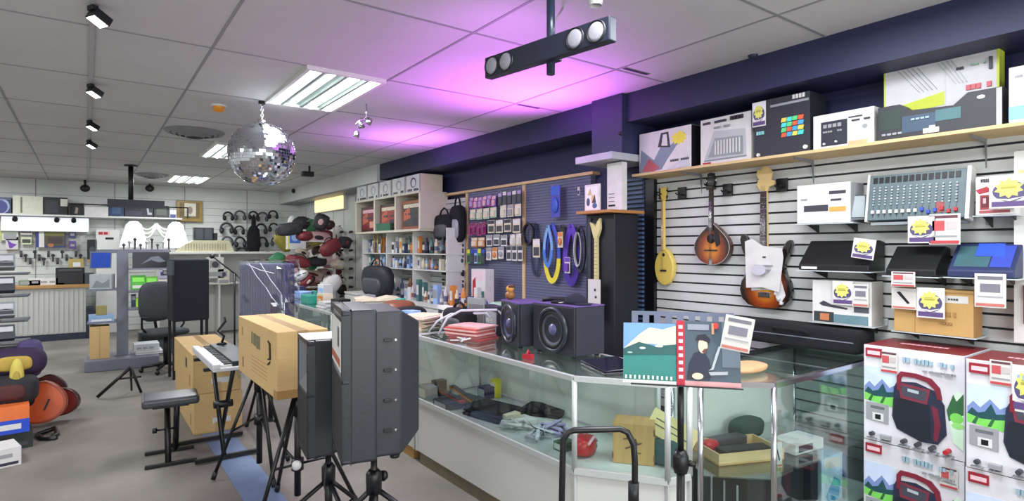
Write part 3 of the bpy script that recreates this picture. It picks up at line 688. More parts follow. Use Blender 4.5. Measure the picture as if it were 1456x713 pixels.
# small yellow guitar
q0 = onX(944, 406, 3.98); q1 = onX(944, 266, 3.98); L_ = q1.z-q0.z
t = thing('ukulele', 'small narrow-bodied yellow string instrument hanging leftmost on the slatwall', 'ukulele', (3.975, q0.y, q0.z), RZ)
bw = abs(onX(933, 380, 3.98).y-onX(960, 380, 3.98).y)/2
out = []
for i in range(28):
    a = 2*PI*i/28; x, z = math.sin(a), -math.cos(a); k = 1 if z < 0 else 1-.35*z*z
    out.append((x*bw*k, L_*.19+z*L_*.19))
b = MB(); b.prism(out, 0, .05, 'y', YW, False); b.build('body', t, bevel=.01, seg=3)
b = MB(); b.prism([(-.015, L_*.36), (.015, L_*.36), (.012, L_*.86), (-.012, L_*.86)], -.012, .012, 'y', YW); b.prism([(-.013, L_*.36), (.013, L_*.36), (.011, L_*.86), (-.011, L_*.86)], -.016, -.011, 'y', MAPLE); b.build('neck', t, bevel=.002)
b = MB(); b.prism([(-.014, L_*.86), (.014, L_*.86), (.03, L_*.93), (.024, L_), (0, L_*.985), (-.024, L_), (-.03, L_*.93)], -.006, .01, 'y', YW)
b.build('headstock', t)
for i, (x, z) in enumerate(((-.036, .9), (.036, .9), (-.036, .96), (.036, .96))): MB().ell((x, .002, L_*z), .011, .005, .008, BLACK, 8, 6).build('tuning_peg', t)
b = MB(); b.lathe([(0, -.002), (.014, -.002), (.014, .001), (0, .001)], BLACK, 16, (0, 0, L_*.31), axis='y'); b.build('sound_hole', t); MB().box(-.03, -.008, L_*.14, .03, 0, L_*.16, ROSE).build('bridge', t)
strings(t, 0, L_*.15, L_*.88, -.02, 4, .006)
# mandolin
q = onX(944, 276, XS); hanger((XS, q.y, q.z), 'black hanger holding the small yellow instrument by its headstock')
q0 = onX(1012, 377, 3.95); q1 = onX(1012, 246, 3.95); L_ = q1.z-q0.z
t = thing('mandolin', 'brown sunburst teardrop mandolin hanging second on the slatwall', 'mandolin', (3.945, q0.y, q0.z), RZ)
bw = abs(onX(987, 380, 3.95).y-onX(1037, 380, 3.95).y)/2; bh = L_*.46
SB = burst('mandolin_sunburst', 0, bh*.36, bw*1.0, ((220, 140, 50), (140, 60, 22), (34, 16, 12)))
def drop(k=1):
    o = []
    for i in range(36):
        a = 2*PI*i/36; z = -math.cos(a); x = math.sin(a)*(1-.0*z)
        if z > 0: x *= (1-z*z*.75)
        zz = bh*.42+(z*bh*.42 if z < 0 else z*bh*.58)
        o.append((x*bw*k, bh*.42+(zz-bh*.42)*k))
    return o
b = MB(); b.prism(drop(), .006, .06, 'y', mat('dark_mahogany', (70, 32, 22), .3, coat=.5)); b.build('body', t, bevel=.006)
b = MB(); b.prism(drop(.99), -.002, .007, 'y', SB); b.build('top', t, bevel=.003)
b = MB(); b.prism(drop(1.0), -.0005, .003, 'y', OFFW); b.build('binding', t)
b = MB(); b.lathe([(0, -.003), (bw*.24, -.003), (bw*.24, 0), (0, 0)], BLACK, 24, (0, 0, bh*.62), axis='y'); b.build('sound_hole', t)
b = MB(); b.prism([(bw*.16, bh*.88), (bw*.42, bh*.74), (bw*.52, bh*.5), (bw*.3, bh*.42), (bw*.2, bh*.6)], -.006, -.002, 'y', BLACK); b.build('pickguard', t)
b = MB(); b.prism([(-.018, bh*.82), (.018, bh*.82), (.014, L_*.84), (-.014, L_*.84)], -.014, .01, 'y', ROSE)
for i in range(12): b.box(-.016, -.0152, bh*.9+i*i**.2*.022, .016, -.014, bh*.9+i*i**.2*.022+.002, CHROME)
b.build('neck', t)
b = MB(); b.prism([(-.016, L_*.84), (.016, L_*.84), (.032, L_*.9), (.03, L_*.99), (0, L_), (-.03, L_*.99), (-.032, L_*.9)], -.008, .008, 'y', BLACK); b.build('headstock', t)
for s_ in (-1, 1):
    for i in range(4): MB().ell((s_*.042, 0, L_*(.885+i*.03)), .011, .005, .006, OFFW if i % 2 else BLACK, 8, 6).build('tuning_peg', t)
MB().box(-bw*.34, -.014, bh*.33, bw*.34, -.002, bh*.36, ROSE).build('bridge', t); MB().box(-.013, -.012, 0, .013, -.003, bh*.14, CHROME).build('tailpiece', t)
strings(t, 0, bh*.1, L_*.87, -.017, 8, .0035)
q = onX(1012, 262, XS); hanger((XS, q.y, q.z), 'black hanger holding the mandolin by its headstock')
# electric guitar
q0 = onX(1087, 439, 3.95); q1 = onX(1087, 236, 3.95); L_ = q1.z-q0.z
t = thing('electric_guitar', 'sunburst electric guitar with a white sheet over its body, largest on the slatwall', 'electric guitar', (3.955, q0.y, q0.z), RZ)
k = L_/1.0; bw = .17*k
half = [(0, .0), (.06, .003), (.11, .02), (.15, .06), (.165, .11), (.155, .165), (.128, .215), (.118, .255), (.125, .30), (.148, .345), (.165, .395), (.158, .425), (.135, .418), (.108, .375), (.075, .352), (.03, .352)]
lefth = [(-.03, .352), (-.07, .352), (-.095, .375), (-.115, .43), (-.135, .462), (-.158, .462), (-.168, .43), (-.155, .37), (-.13, .31), (-.122, .26), (-.13, .215), (-.158, .165), (-.17, .11), (-.155, .055), (-.115, .018), (-.06, .002)]
o = [(x*k*1.16, z*k*1.13) for x, z in half+lefth]
b = MB(); b.prism(o, -.0, .045, 'y', burst('strat_sunburst', 0, .15*k, .185*k, ((225, 150, 50), (150, 66, 22), (20, 13, 13)))); b.build('body', t, bevel=.008, seg=3)
b = MB(); b.prism([(x*k, z*k) for x, z in ((-.10, .12), (-.1, .35), (-.06, .37), (-.03, .36), (.05, .345), (.11, .33), (.12, .2), (.15, .1), (.12, .05), (.09, .06), (.07, .13), (.0, .13))], -.003, 0, 'y', plain(222, 222, 226, .4)); b.build('pickguard', t)
b = MB(); b.prism([(x*k, z*k) for x, z in ((-.125, .14), (-.135, .47), (-.08, .49), (.0, .44), (.14, .42), (.15, .36), (.12, .12), (.0, .15))], -.03, -.028, 'y', WH); b.build('paper_sheet', t)
art(t, .2*k, .3*k, greek(.5, .78, .7, .04, INK)+greek(.2, .6, .9, .02, LG, 3)+greek(.2, .5, .8, .02, LG, 5)+[('e', .45, .5, .25, .12, plain(190, 188, 200))], y=-.031, name='printing', z0=.12*k)
b = MB(); b.box(-.045*k, -.012, .08*k, .045*k, -.001, .115*k, CHROME); b.build('bridge', t, bevel=.002)
for x, z in ((.085, .11), (.105, .075), (.125, .045)): b = MB(); b.lathe([(0, -.02), (.011*k, -.02), (.013*k, 0), (0, 0)], WH, 12, (x*k, 0, z*k), axis='y'); b.build('control_knob', t)
b = MB(); b.prism([(-.027*k, .33*k), (.027*k, .33*k), (.022*k, .82*k), (-.022*k, .82*k)], -.018, .006, 'y', MAPLE); b.build('neck', t, bevel=.002)
b = MB(); b.prism([(-.027*k, .33*k), (.027*k, .33*k), (.022*k, .82*k), (-.022*k, .82*k)], -.022, -.018, 'y', ROSE)
for i in range(20):
    z = .82-(.49*(1-2**(-i/10))/(1-.25)) ; b.box(-.023*k, -.0232, z*k, .023*k, -.022, (z+.002)*k, CHROME)
    if i in (3, 5, 7, 9, 12, 15): b.box(-.003, -.0232, (z+.012)*k, .003, -.022, (z+.018)*k, WH)
b.build('fretboard', t)
b = MB(); b.prism([(x*k, z*k) for x, z in ((-.022, .82), (.022, .82), (.035, .85), (.07, .86), (.078, .89), (.05, .90), (.06, .95), (.03, .99), (-.005, 1.0), (-.03, .97), (-.05, .98), (-.06, .94), (-.04, .91), (-.06, .87), (-.045, .85))], -.01, .006, 'y', MAPLE); b.build('headstock', t, bevel=.002)
for i in range(6): MB().ell((-.05*k, -.002, (.86+i*.022)*k), .013*k, .005, .007*k, CHROME, 8, 6).build('tuning_peg', t)
strings(t, 0, .1*k, .86*k, -.026, 6, .0075*k)
q = onX(1089, 258, XS); hanger((XS, q.y, q.z), 'black hanger holding the electric guitar')

# ================= boxed gear and electronics on the slatwall
def ledge(px0, px1, py, label, d=.2, X0=XS):
    a = onX(px0, py, XS-d); c = onX(px1, py, XS-d); yc = (a.y+c.y)/2; w = abs(a.y-c.y)
    t = thing('display_shelf', label, 'wall shelf', (XS, yc, a.z), RZ)
    MB().box(-w/2, -d, -.006, w/2, 0, 0, plain(190, 198, 200, .2)).build('ledge_plate', t); MB().box(-w/2, -.006, 0, w/2, 0, .04, plain(190, 198, 200, .2)).build('back_lip', t)
    for x in (-w*.33, w*.33): b = MB(); b.prism([(-.0, -.006), (-d*.8, -.006), (0, -.06)], x, x+.006, 'x', BLACK); b.build('bracket', t)
    return a.z, yc, w
def on_ledge(px0, py_top, py_bot, px1, name, label, cat, body, d, items, ledge_label, X=XS-.2, side=None, group=None, hfix=None, pad_=4):
    z, yc, w = ledge(px0-pad_, px1+pad_, py_bot, ledge_label)
    a = onX(px0, py_top, X); b0 = onX(px0, py_bot, X); c = onX(px1, py_bot, X)
    return carton(name, label, cat, (X+.002, (a.y+c.y)/2, z+.001), abs(a.y-c.y), d, hfix or (a.z-b0.z), body, items, rz=RZ, side=side, group=group)
on_ledge(1133, 265, 319, 1209, 'interface_box', 'plain white box with a dark slot, left of the mixing console on the slatwall', 'box', WH, .18,
  [('r', .14, .3, .6, .46, INK), ('r', .62, .28, .92, .4, plain(205, 160, 80)), ('r', .62, .72, .92, .8, INK), ('r', .65, .55, .84, .6, INK)]+greek(.08, .6, .25, .04, LG), 'clear ledge under the plain white box left of the mixing console', side=plain(150, 152, 158))
q = onX(1220, 311, 3.86)
t = thing('tablet', 'small dark tablet leaning beside the plain white box on the slatwall', 'tablet', (3.86, q.y, q.z), RZ+.5)
b = MB(); b.prism([(0, 0), (.008, 0), (.05, .15), (.042, .15)], -.05, .05, 'x', plain(50, 56, 62)); b.build('body', t, bevel=.002); b = MB(); b.prism([(-.001, .008), (.002, .008), (.042, .142), (.039, .142)], -.042, .042, 'x', plain(90, 105, 112, .2)); b.build('screen', t)
MB().box(-.05, 0, -.006, .06, .15, 0, plain(120, 125, 130)).build('stand', t)
# mixing console
a = onX(1238, 252, 3.98); c = onX(1233, 314, 3.86); r_ = onX(1372, 308, 3.86)
w = abs(c.y-r_.y); h = a.z-c.z
t = thing('mixing_console', 'large grey mixing console propped upright on the slatwall', 'mixing console', (3.86, (c.y+r_.y)/2, c.z), RZ)
tilt = math.radians(-10)
CON = plain(92, 108, 114, .45)
p_ = bpy.data.objects.new('panel_pivot', None)
bpy.data.objects.remove(p_)
b = MB(); b.box(-w/2, 0, 0, w/2, .05, h, CON); b.box(-w/2-.012, -.01, -.01, -w/2, .07, h+.01, WH); b.box(w/2, -.01, -.01, w/2+.02, .07, h+.01, WH); b.build('chassis', t, rot=(tilt, 0, 0), bevel=.003)
b = MB(); n = 14
for i in range(n):
    x = -w/2+.02+i*(w-.04)/n
    b.box(x, -.004, h*.82, x+(w-.04)/n*.7, 0, h*.95, BLACK)
b.build('connector_row', t, rot=(tilt, 0, 0))
b = MB()
for i in range(n):
    x = -w/2+.03+i*(w-.04)/n
    for j in range(7): b.cyl((x, 0, h*(.34+j*.062)), (x, -.01, h*(.34+j*.062)), .0055, plain(*[(150, 165, 170), (130, 150, 155), (180, 185, 185)][j % 3]), 6)
b.build('channel_pattern', t, rot=(tilt, 0, 0))
b = MB()
for i in range(n):
    x = -w/2+.03+i*(w-.04)/n
    b.box(x-.001, -.002, h*.06, x+.001, 0, h*.28, BLACK); b.box(x-.008, -.014, h*(.14 if i < 8 else .1+.03*(i % 3)), x+.008, -.001, h*(.14 if i < 8 else .1+.03*(i % 3))+.02, WH if i < 8 else (BLUE if i < 11 else RED))
b.build('faders', t, rot=(tilt, 0, 0))
MB().box(w*.22, -.003, h*.12, w*.3, -.0005, h*.34, plain(150, 70, 70)).build('meter', t, rot=(tilt, 0, 0))
b = MB(); b.box(-w*.45, -.01, -.03, w*.45, .165, -.014, plain(140, 145, 150)); b.build('support_shelf', t)
q = onX(1310, 346, 3.83); price_card('yellow-burst price card hanging below the mixing console', (3.83, q.y, q.z), RZ, .135, .155, 0)
q = onX(1343, 348, 3.83); price_card('pale text price card hanging below the mixing console, right of the yellow-burst one', (3.83, q.y, q.z), RZ, .145, .17, 2)
on_ledge(1387, 253, 307, 1442, 'speaker_box', 'white and red box at the upper right of the slatwall', 'box', WH, .18,
  [('p', [(.0, .66), (.3, .74), (.45, .62), (.1, .55)], plain(170, 50, 60)), ('r', .12, .14, .6, .52, plain(150, 60, 62)), ('r', .16, .2, .55, .48, plain(100, 38, 44)), ('r', .2, .3, .28, .44, PINK), ('r', .1, .05, .9, .12, plain(160, 80, 84))]+greek(.14, .86, .4, .08, INK), 'white ledge under the white and red box', side=WH)
q = onX(1437, 296, 3.8); price_card('price card in a sleeve in front of the white and red box', (3.79, q.y, q.z), RZ, .17, .17, 0)
# black keyboards, blue box on ledges
def kbd(px0, yt, yb, px1, label, lab2, h=.09, kind=0):
    z, yc, w = ledge(px0, px1, yb, lab2, .26)
    t = thing('keyboard', label, 'keyboard', (XS-.25, yc, z+.002), RZ)
    b = MB(); w -= .03
    b.prism([(0, 0), (.23, 0), (.23, .05+h), (.16, .06+h), (0, .035)], -w/2, w/2, 'x', BLACK if kind != 2 else plain(34, 44, 84)); b.build('body', t, bevel=.006)
    if kind == 0:
        MB().box(-w/2+.02, -.002, .006, -w/2+.12, .001, .022, WH).build('badge', t)
    if kind == 1:
        k_ = MB()
        for i in range(24): x = -w/2+.02+i*(w-.04)/24; k_.add([(x, .02, .049), (x+(w-.04)/26, .02, .049), (x+(w-.04)/26, .09, .0495+h*.55), (x, .09, .0495+h*.55)], [(0, 1, 2, 3)], GREYP)
        k_.build('keys', t)
    if kind == 2:
        k_ = MB()
        k_.add([(-w/2+.02, .022, .056), (w*.1, .022, .056), (w*.1, .14, .055+h*.92), (-w/2+.02, .14, .055+h*.92)], [(0, 1, 2, 3)], plain(56, 92, 100))
        k_.add([(-w/2+.1, .08, .064+h*.4), (w*.3, .08, .064+h*.4), (w*.25, .15, .06+h), (-w/2+.1, .15, .06+h)], [(0, 1, 2, 3)], plain(44, 80, 200))
        k_.add([(w*.12, .02, .056), (w/2-.02, .02, .056), (w/2-.02, .14, .06+h*.9), (w*.12, .14, .06+h*.9)], [(0, 1, 2, 3)], plain(50, 70, 170))
        k_.build('printed_front', t)
kbd(1131, 347, 384, 1238, 'plain black keyboard with a white badge, middle row of the slatwall', 'silver ledge under the plain black keyboard', .13)
kbd(1254, 350, 392, 1334, 'black keyboard with grey keys, beside the blue box on the slatwall', 'ledge under the black keyboard with grey keys', .11, 1)
kbd(1341, 350, 394, 1447, 'blue and teal printed keyboard box lying on a slatwall ledge', 'ledge under the blue keyboard box', .12, 2)
q = onX(1225, 373, 3.74); price_card('yellow-burst price card on the plain black keyboard', (3.745, q.y, q.z+.02), RZ, .125, .12, 0, tilt=.15)
q = onX(1283, 408, 3.74); price_card('small pink-banded price card under the black keyboard with grey keys', (3.75, q.y, q.z), RZ, .12, .085, 2)
q = onX(1406, 438, 3.74); price_card('white price card hanging from the ledge of the blue box', (3.76, q.y, q.z), RZ, .13, .175, 1)
# lower row
on_ledge(1155, 398, 457, 1239, 'microphone_box', 'white box picturing a microphone and cable, low on the slatwall', 'box', WH, .16,
  [('p', [(.12, .45), (.2, .52), (.34, .44), (.62, .38), (.6, .34), (.3, .38), (.18, .4)], INK), ('r', .03, .02, .38, .26, plain(50, 56, 58)), ('r', .14, .06, .3, .22, plain(190, 120, 80)), ('r', .38, .02, .95, .22, plain(100, 130, 140)),
   ('r', .68, .3, .8, .66, WH), ('r', .72, .3, .96, .5, plain(80, 84, 90)), ('p', [(.7, .8), (.96, .86), (.96, .8), (.7, .74)], INK)], 'ledge under the microphone box', side=plain(190, 190, 186))
q = onX(1197, 434, 3.8); price_card('yellow-burst price card on the white microphone box', (3.81, q.y, q.z), RZ, .125, .15, 0)
q = onX(1223, 437, 3.8); price_card('text price card on the white microphone box, right of its yellow-burst card', (3.805, q.y, q.z), RZ, .09, .14, 1)
on_ledge(1271, 409, 470, 1384, 'cardboard_box', 'brown cardboard box standing on the lowest slatwall ledge', 'cardboard box', mat('kraft_cardboard', (186, 150, 92), .8, var=.05), .14,
  [('r', .66, .72, .94, .88, OFFW), ('r', .28, 0, .286, 1, CARDD), ('r', 0, .93, 1, .95, CARDD)]+greek(.7, .78, .9, .04, INK)+greek(.66, .42, .8, .12, CARDD, 3, .5)+greek(.6, .24, .85, .05, CARDD), 'ledge under the brown cardboard box', side=CARDD)
q = onX(1284, 440, 3.79); price_card('price card with a black stroke, on the left of the brown cardboard box', (3.8, q.y, q.z), RZ, .125, .12, 3)
q = onX(1322, 453, 3.79); price_card('large yellow-burst price card in the middle of the brown cardboard box', (3.8, q.y, q.z), RZ, .135, .17, 0)
# tall white fixture at the right end
t = thing('product_display', 'tall white display board with packets at the right end of the slatwall', 'display board', (3.93, .93-.12, 1.14), RZ)
MB().box(-.10, 0, .0, .30, .03, 1.0, WHITE).build('board', t)
b = MB(); b.box(-.08, -.01, .8, -.05, .0, .9, PINE); b.box(-.06, -.012, .1, -.0, .0, .3, CRIM); b.build('packets', t)
# dark flat case leaning along the foot of the slatwall
a = onX(1063, 453, 3.9); c = onX(1235, 478, 3.9)
t = thing('keyboard_bag', 'long flat black keyboard bag lying along the foot of the slatwall', 'bag', (3.74, (a.y+1.60)/2, .985), RZ)
w = a.y-1.58
b = MB(); b.box(-w/2, .0, 0, w/2, .24, .145, CLOTH); b.build('body', t, bevel=.03, seg=3)
b = MB(); b.tube([(-.12, 0, .1), (-.1, -.03, .12), (.1, -.03, .12), (.12, 0, .1)], .01, CLOTH, 8); b.build('carry_handle', t); MB().box(-w/2+.03, -.002, .07, w/2-.03, .002, .076, GREYP).build('zip', t)

# ================= stacked portable speaker boxes
def boombox_box(label, Y0, z, X, card, card2=False):
    w, h, d = .475, .538, .40
    G1, G2, GR_ = plain(48, 100, 60), plain(120, 205, 90), plain(150, 152, 155)
    it = [('r', .01, .5, .34, .78, plain(200, 214, 236)), ('p', [(.01, .56), (.06, .62), (.12, .57), (.2, .66), (.28, .58), (.34, .62), (.34, .46), (.01, .46)], plain(120, 140, 190)),
          ('p', [(.01, .5), (.05, .56), (.1, .52), (.16, .54), (.21, .62), (.25, .53), (.36, .55), (.36, .42), (.01, .42)], plain(28, 74, 80)),
          ('p', [(.01, .42), (.01, .5), (.12, .47), (.26, .48), (.36, .5), (.36, .38), (.2, .4)], G2), ('p', [(.05, .42), (.09, .49), (.11, .48), (.08, .41)], G1), ('p', [(.18, .41), (.22, .49), (.24, .48), (.21, .41)], G1),
          ('p', [(.86, .4), (.9, .6), (.94, .66), (.99, .6), (.99, .1), (.9, .16)], plain(205, 232, 205)), ('p', [(.84, .46), (.9, .62), (.93, .56), (.99, .64), (.99, .44), (.86, .36)], G1), ('e', .93, .4, .06, .05, G2), ('e', .94, .33, .055, .03, plain(150, 215, 120)),
          # grey cup and mount
          ('p', [(.03, .22), (.03, .4), (.27, .4), (.27, .2)], GR_), ('r', .08, .34, .23, .37, plain(100, 104, 108)), ('r', .1, .22, .22, .3, plain(210, 210, 212)), ('r', .13, .235, .19, .285, BLACK),
          # speaker: body, cabinet and grille
          ('p', [(.33, .6), (.36, .66), (.55, .68), (.74, .62), (.82, .5), (.84, .22), (.76, .11), (.6, .1), (.36, .18), (.31, .3)], plain(36, 40, 62)),
          ('p', [(.34, .46), (.36, .5), (.68, .48), (.7, .14), (.6, .11), (.36, .19), (.33, .3)], plain(24, 30, 44)),
          ('p', [(.7, .48), (.76, .46), (.79, .3), (.76, .14), (.72, .14), (.73, .3)], plain(110, 34, 56)),
          ('p', [(.37, .66), (.4, .5), (.66, .48), (.69, .63)], plain(120, 44, 64)), ('p', [(.40, .63), (.42, .53), (.64, .51), (.66, .61)], plain(66, 66, 78)), ('p', [(.47, .61), (.47, .58), (.58, .57), (.58, .6)], plain(170, 180, 186)),
          # handle
          ('p', [(.36, .58), (.36, .72), (.4, .77), (.55, .77), (.7, .74), (.78, .66), (.8, .55), (.76, .55), (.73, .64), (.66, .7), (.54, .725), (.42, .725), (.4, .7), (.4, .58)], plain(120, 30, 50)),
          ('r', .03, .88, .2, .97, plain(150, 30, 48)), ('r', .05, .905, .185, .945, plain(235, 195, 200))]
    it += greek(.42, .87, .72, .05, plain(150, 176, 190), 7, .25)+greek(.78, .87, .92, .045, plain(150, 176, 190), 8, .25)+greek(.62, .8, .92, .015, LG, 3)
    for i, u in enumerate((.1, .25, .44, .58, .72, .86)):
        it += [('e', u, .075, .025, .022, RED if i == 5 else INK) if i != 1 else ('r', u-.05, .05, u+.05, .09, LG)]+greek(u-.05, .025, u+.05, .01, LG, i)
    t = carton('portable_speaker_box', label, 'box', (X, Y0+w/2, z), w, d, h, plain(216, 214, 220), it, rz=RZ, group=None)
    MB().box(-w/2+.003, .003, h+.0001, w/2-.003, d-.003, h+.0012, mat('maroon_box_top', (128, 38, 44), .35, var=.4, scale=3)).build('printed_top', t)
    b = MB(); 
    for k in range(9): b.box(-.12+k*.026, .18, h+.0012, -.10+k*.026, .22, h+.002, PINK)
    b.build('top_lettering', t)
    return t
Z0 = .005
boombox_box('white boxed portable speaker with red handle, upper box of the stack against the glass case', 1.028, .545, 3.60, 1)
boombox_box('white boxed portable speaker with red handle, lower box of the stack against the glass case', 1.03, .003, 3.602, 1)
boombox_box('white boxed portable speaker with red handle, upper box of the stack at the right edge', .53, .545, 3.54, 1)
boombox_box('white boxed portable speaker with red handle, lower box of the stack at the right edge', .535, .003, 3.545, 1)
def bcard(px, pyt, X, label, w=.085, h=.12):
    q = onX(px, pyt, X); price_card(label, (X, q.y, q.z-h), RZ, w, h, 2)
bcard(1264, 500, 3.594, 'price card on the upper speaker box of the stack against the glass case')
bcard(1349, 665, 3.594, 'price card on the lower speaker box of the stack against the glass case', .08, .11)
bcard(1423, 513, 3.532, 'price card on the upper speaker box at the right edge')
q = onX(1450, 580, 3.53); t = price_card('blue and yellow sale card hanging at the right edge over the speaker box', (3.53, q.y-.03, q.z-.02), RZ, .12, .22, 0)
RB = lambda a: random.uniform(-a, a)
# ================= column dressing, louvre, pegboards
b = MB(); b.box(3.47, 3.36, 2.37, 4.0, 3.80, 2.43, mat('light_grey_trim', (172, 176, 182), .5)); struct(b.build('trim_5', bevel=.004))
b = MB(); b.box(3.99, 3.465, .3, 4.06, 3.75, 2.3, plain(34, 40, 62))
for i in range(48): b.box(3.965, 3.47, .36+i*.04, 3.99, 3.745, .38+i*.04, plain(74, 96, 128))
struct(b.build('window_3'))
t = thing('display_column', 'black column fixture with a wood ledge, behind the subwoofers', 'display column', (3.56, 3.42, 0))
MB().box(0, 0, 0, .3, .34, 1.93, plain(22, 22, 34)).build('body', t, bevel=.01); MB().box(-.10, -.05, 1.93, .32, .36, 1.955, mat('ledge_wood', (176, 120, 66), .5)).build('ledge', t, bevel=.003)
MB().box(-.012, .27, .9, 0, .30, 1.9, plain(50, 52, 70)).build('edge_strip', t)
t = thing('instrument_box', 'tall white printed panel standing on the ledge of the black column', 'box', (3.60, 3.46, 1.956), RZ)
MB().box(-.08, 0, 0, .09, .06, .40, WH).build('carton_body', t); art(t, .17, .40, [('r', .1, .34, .5, .355, INK), ('r', .1, .26, .5, .275, INK), ('r', .1, .18, .5, .195, INK), ('r', .1, .08, .55, .12, BLACK)], x0=-.08)
t = thing('picture_frame', 'small framed picture with blue and yellow figures on the ledge of the black column', 'picture', (3.55, 3.675, 1.956), RZ)
MB().box(-.09, 0, 0, .09, .02, .235, WH).build('frame', t, bevel=.003); art(t, .18, .235, [('r', .1, .08, .9, .92, plain(226, 226, 222)), ('e', .25, .35, .12, .15, plain(60, 70, 100)), ('e', .6, .45, .14, .16, plain(220, 190, 130)), ('e', .7, .2, .16, .1, plain(70, 90, 140)), ('p', [(.2, .6), (.4, .85), (.5, .6)], plain(200, 180, 120)), ('p', [(.5, .3), (.7, .6), (.8, .3)], plain(60, 60, 70))])
t = thing('guitar_neck', 'cream guitar neck with winged headstock hanging on the black column', 'guitar neck', (3.53, 3.60, 1.12), RZ)
CRM = plain(208, 196, 140, .4)
b = MB(); b.prism([(-.02, 0), (.02, 0), (.016, .6), (-.016, .6)], -.01, .015, 'y', CRM)
for i in range(18): b.box(-.02, -.0115, .02+i*.032, .02, -.01, .023+i*.032, INK)
b.build('neck', t); MB().prism([(-.02, .6), (.02, .6), (.055, .68), (.05, .77), (.02, .74), (.0, .70), (-.02, .72), (-.07, .74), (-.05, .68)], -.012, .012, 'y', CRM).build('headstock', t)
q = onX(858, 452, 3.5); price_card('white card with two dark dots below the cream guitar neck', (3.49, 3.585, 1.03), RZ, .15, .34, 9, name='hanging_price_card')
b = MB()
for i, (x, z) in enumerate(((.01, .25), (.02, .19))): b.lathe([(0, -.002), (.012, -.002), (.012, 0), (0, 0)], INK, 12, (x, 0, z), axis='y')
b.build('printed_front', [o for o in COL.objects if o.name.startswith('hanging_price_card')][-1])

PEG = mat('blue_grey_pegboard', (100, 104, 130), .6, var=.05); PEGL = mat('pegboard_groove', (70, 72, 100), .7)
def pegpanel(n, y0, y1):
    b = MB(); b.box(4.0, y0, .95, 4.07, y1, 2.36, PEG)
    for i in range(46): b.box(3.996, y0, .97+i*.03, 4.001, y1, .976+i*.03, PEGL)
    struct(b.build('wall_pegboard_%d' % n))
pegpanel(1, 4.16, 5.20); pegpanel(2, 5.25, 6.42)
b = MB(); b.box(3.97, 4.10, 2.355, 4.07, 7.2, 2.385, PINE)
for y in (5.20, 6.42): b.box(3.985, y, .95, 4.07, y+.05, 2.36, PINE)
struct(b.build('trim_6'))
b = MB(); b.box(4.0, 6.47, .95, 4.07, 9.4, 2.3, WALLW)
for i in range(17): b.box(3.993, 6.47, 1.0+i*.0775, 4.001, 9.4, 1.01+i*.0775, GROOVE)
struct(b.build('wall_slat_panel_far'))
# low cabinets behind the counter, along the wall
for i, (y0, y1) in enumerate(((4.2, 5.9), (5.92, 7.62), (7.64, 9.35))):
    t = thing('storage_cabinet', ['white low cabinet under the blue-grey pegboard with the straps', 'white low cabinet under the pegboard of packets', 'white low cabinet under the cubby shelf'][i], 'cabinet', (3.45, (y0+y1)/2, 0), RZ)
    w = y1-y0; MB().box(-w/2, 0, .06, w/2, .52, .90, PANEL).build('body', t); MB().box(-w/2+.02, .03, 0, w/2-.02, .5, .06, DGREY).build('plinth', t); MB().box(-w/2-.005, -.02, .90, w/2+.005, .54, .93, WHITE).build('worktop', t)
    for k in (0, 1):
        d = MB().box(-w/2+.01+k*w/2, -.018, .08, -.01+k*w/2, 0, .88, WHITE).build('door', t); MB().box(-.06+(.02 if k == 0 else -w/2+.16)+ (0 if k == 0 else 0), -.03, .6, -.05+(.02 if k == 0 else -w/2+.16), -.018, .72, ALU).build('handle', d)

def packet(name, label, cat, group, x, y, ztop, w, h, body, accent, kind=0, rz=RZ, tilt=0):
    """hang-sell packet on a peg: card with a blister or a window"""
    b = MB(); b.box(-w/2, -.004, -h, w/2, 0, 0, body); b.box(-w/2+.004, -.0055, -h*.3, w/2-.004, -.004, -.004, accent)
    if kind == 0: b.box(-w*.33, -.022, -h*.88, w*.33, -.004, -h*.38, accent)
    elif kind == 1: b.box(-w*.4, -.006, -h*.9, w*.4, -.004, -h*.45, INK)
    elif kind == 2: b.ell((0, -.01, -h*.62), w*.36, .014, h*.25, accent, 10, 6)
    b.cyl((0, -.06, -.008), (0, .03, -.008), .002, CHROME, 5)
    o = b.build(name, None, (x, y, ztop), (0, tilt, rz)); tag(o, label, cat, group); return o
def row(name, label, cat, group, px0, px1, yt, yb, n, cols, X=3.93, kind=0, fill=.82):
    a, c = onX(px0, yt, X), onX(px1, yt, X); zb = onX(px0, yb, X).z
    for i in range(n):
        y = a.y+(c.y-a.y)*(i+.5)/n; w = abs(c.y-a.y)/n*fill
        bo, ac = cols[i % len(cols)]; packet(name, label, cat, group, X, y, a.z+RB(.006), w, (a.z-zb)*random.uniform(.9, 1), bo, ac, kind)
MAG = plain(170, 50, 130); DK = plain(44, 42, 60); CRE = plain(214, 204, 178); MINT = plain(170, 200, 180); ORG = plain(210, 130, 60); LIL = plain(176, 150, 200)
G = lambda s: dict(label=s, group=s)
def R(lb, *a, **k): row('hanging_packet', lb, 'packet', lb, *a, **k)
R('pink and purple hanging packets, top row of the packet pegboard', 668, 706, 282, 298, 6, [(MAG, LIL), (PURP, PINK)])
R('dark slim hanging packets, top row right of the purple ones', 708, 742, 274, 293, 5, [(DK, LIL), (INK, WH)], kind=1)
R('pale green hanging cards, second row of the packet pegboard', 668, 707, 298, 313, 4, [(MINT, CRE)])
R('white hanging boxes, second row right of the pale green cards', 711, 742, 293, 311, 3, [(WH, CRE), (CRE, LG)])
R('magenta hanging packets, third row of the packet pegboard', 666, 691, 318, 336, 4, [(MAG, plain(120, 30, 80))])
R('cream hanging boxes, third row of the packet pegboard', 693, 741, 314, 333, 4, [(CRE, DK), (CRE, WH)], kind=1)
R('orange and cream hanging packets, fourth row at its left', 670, 690, 338, 352, 2, [(ORG, CRE)])
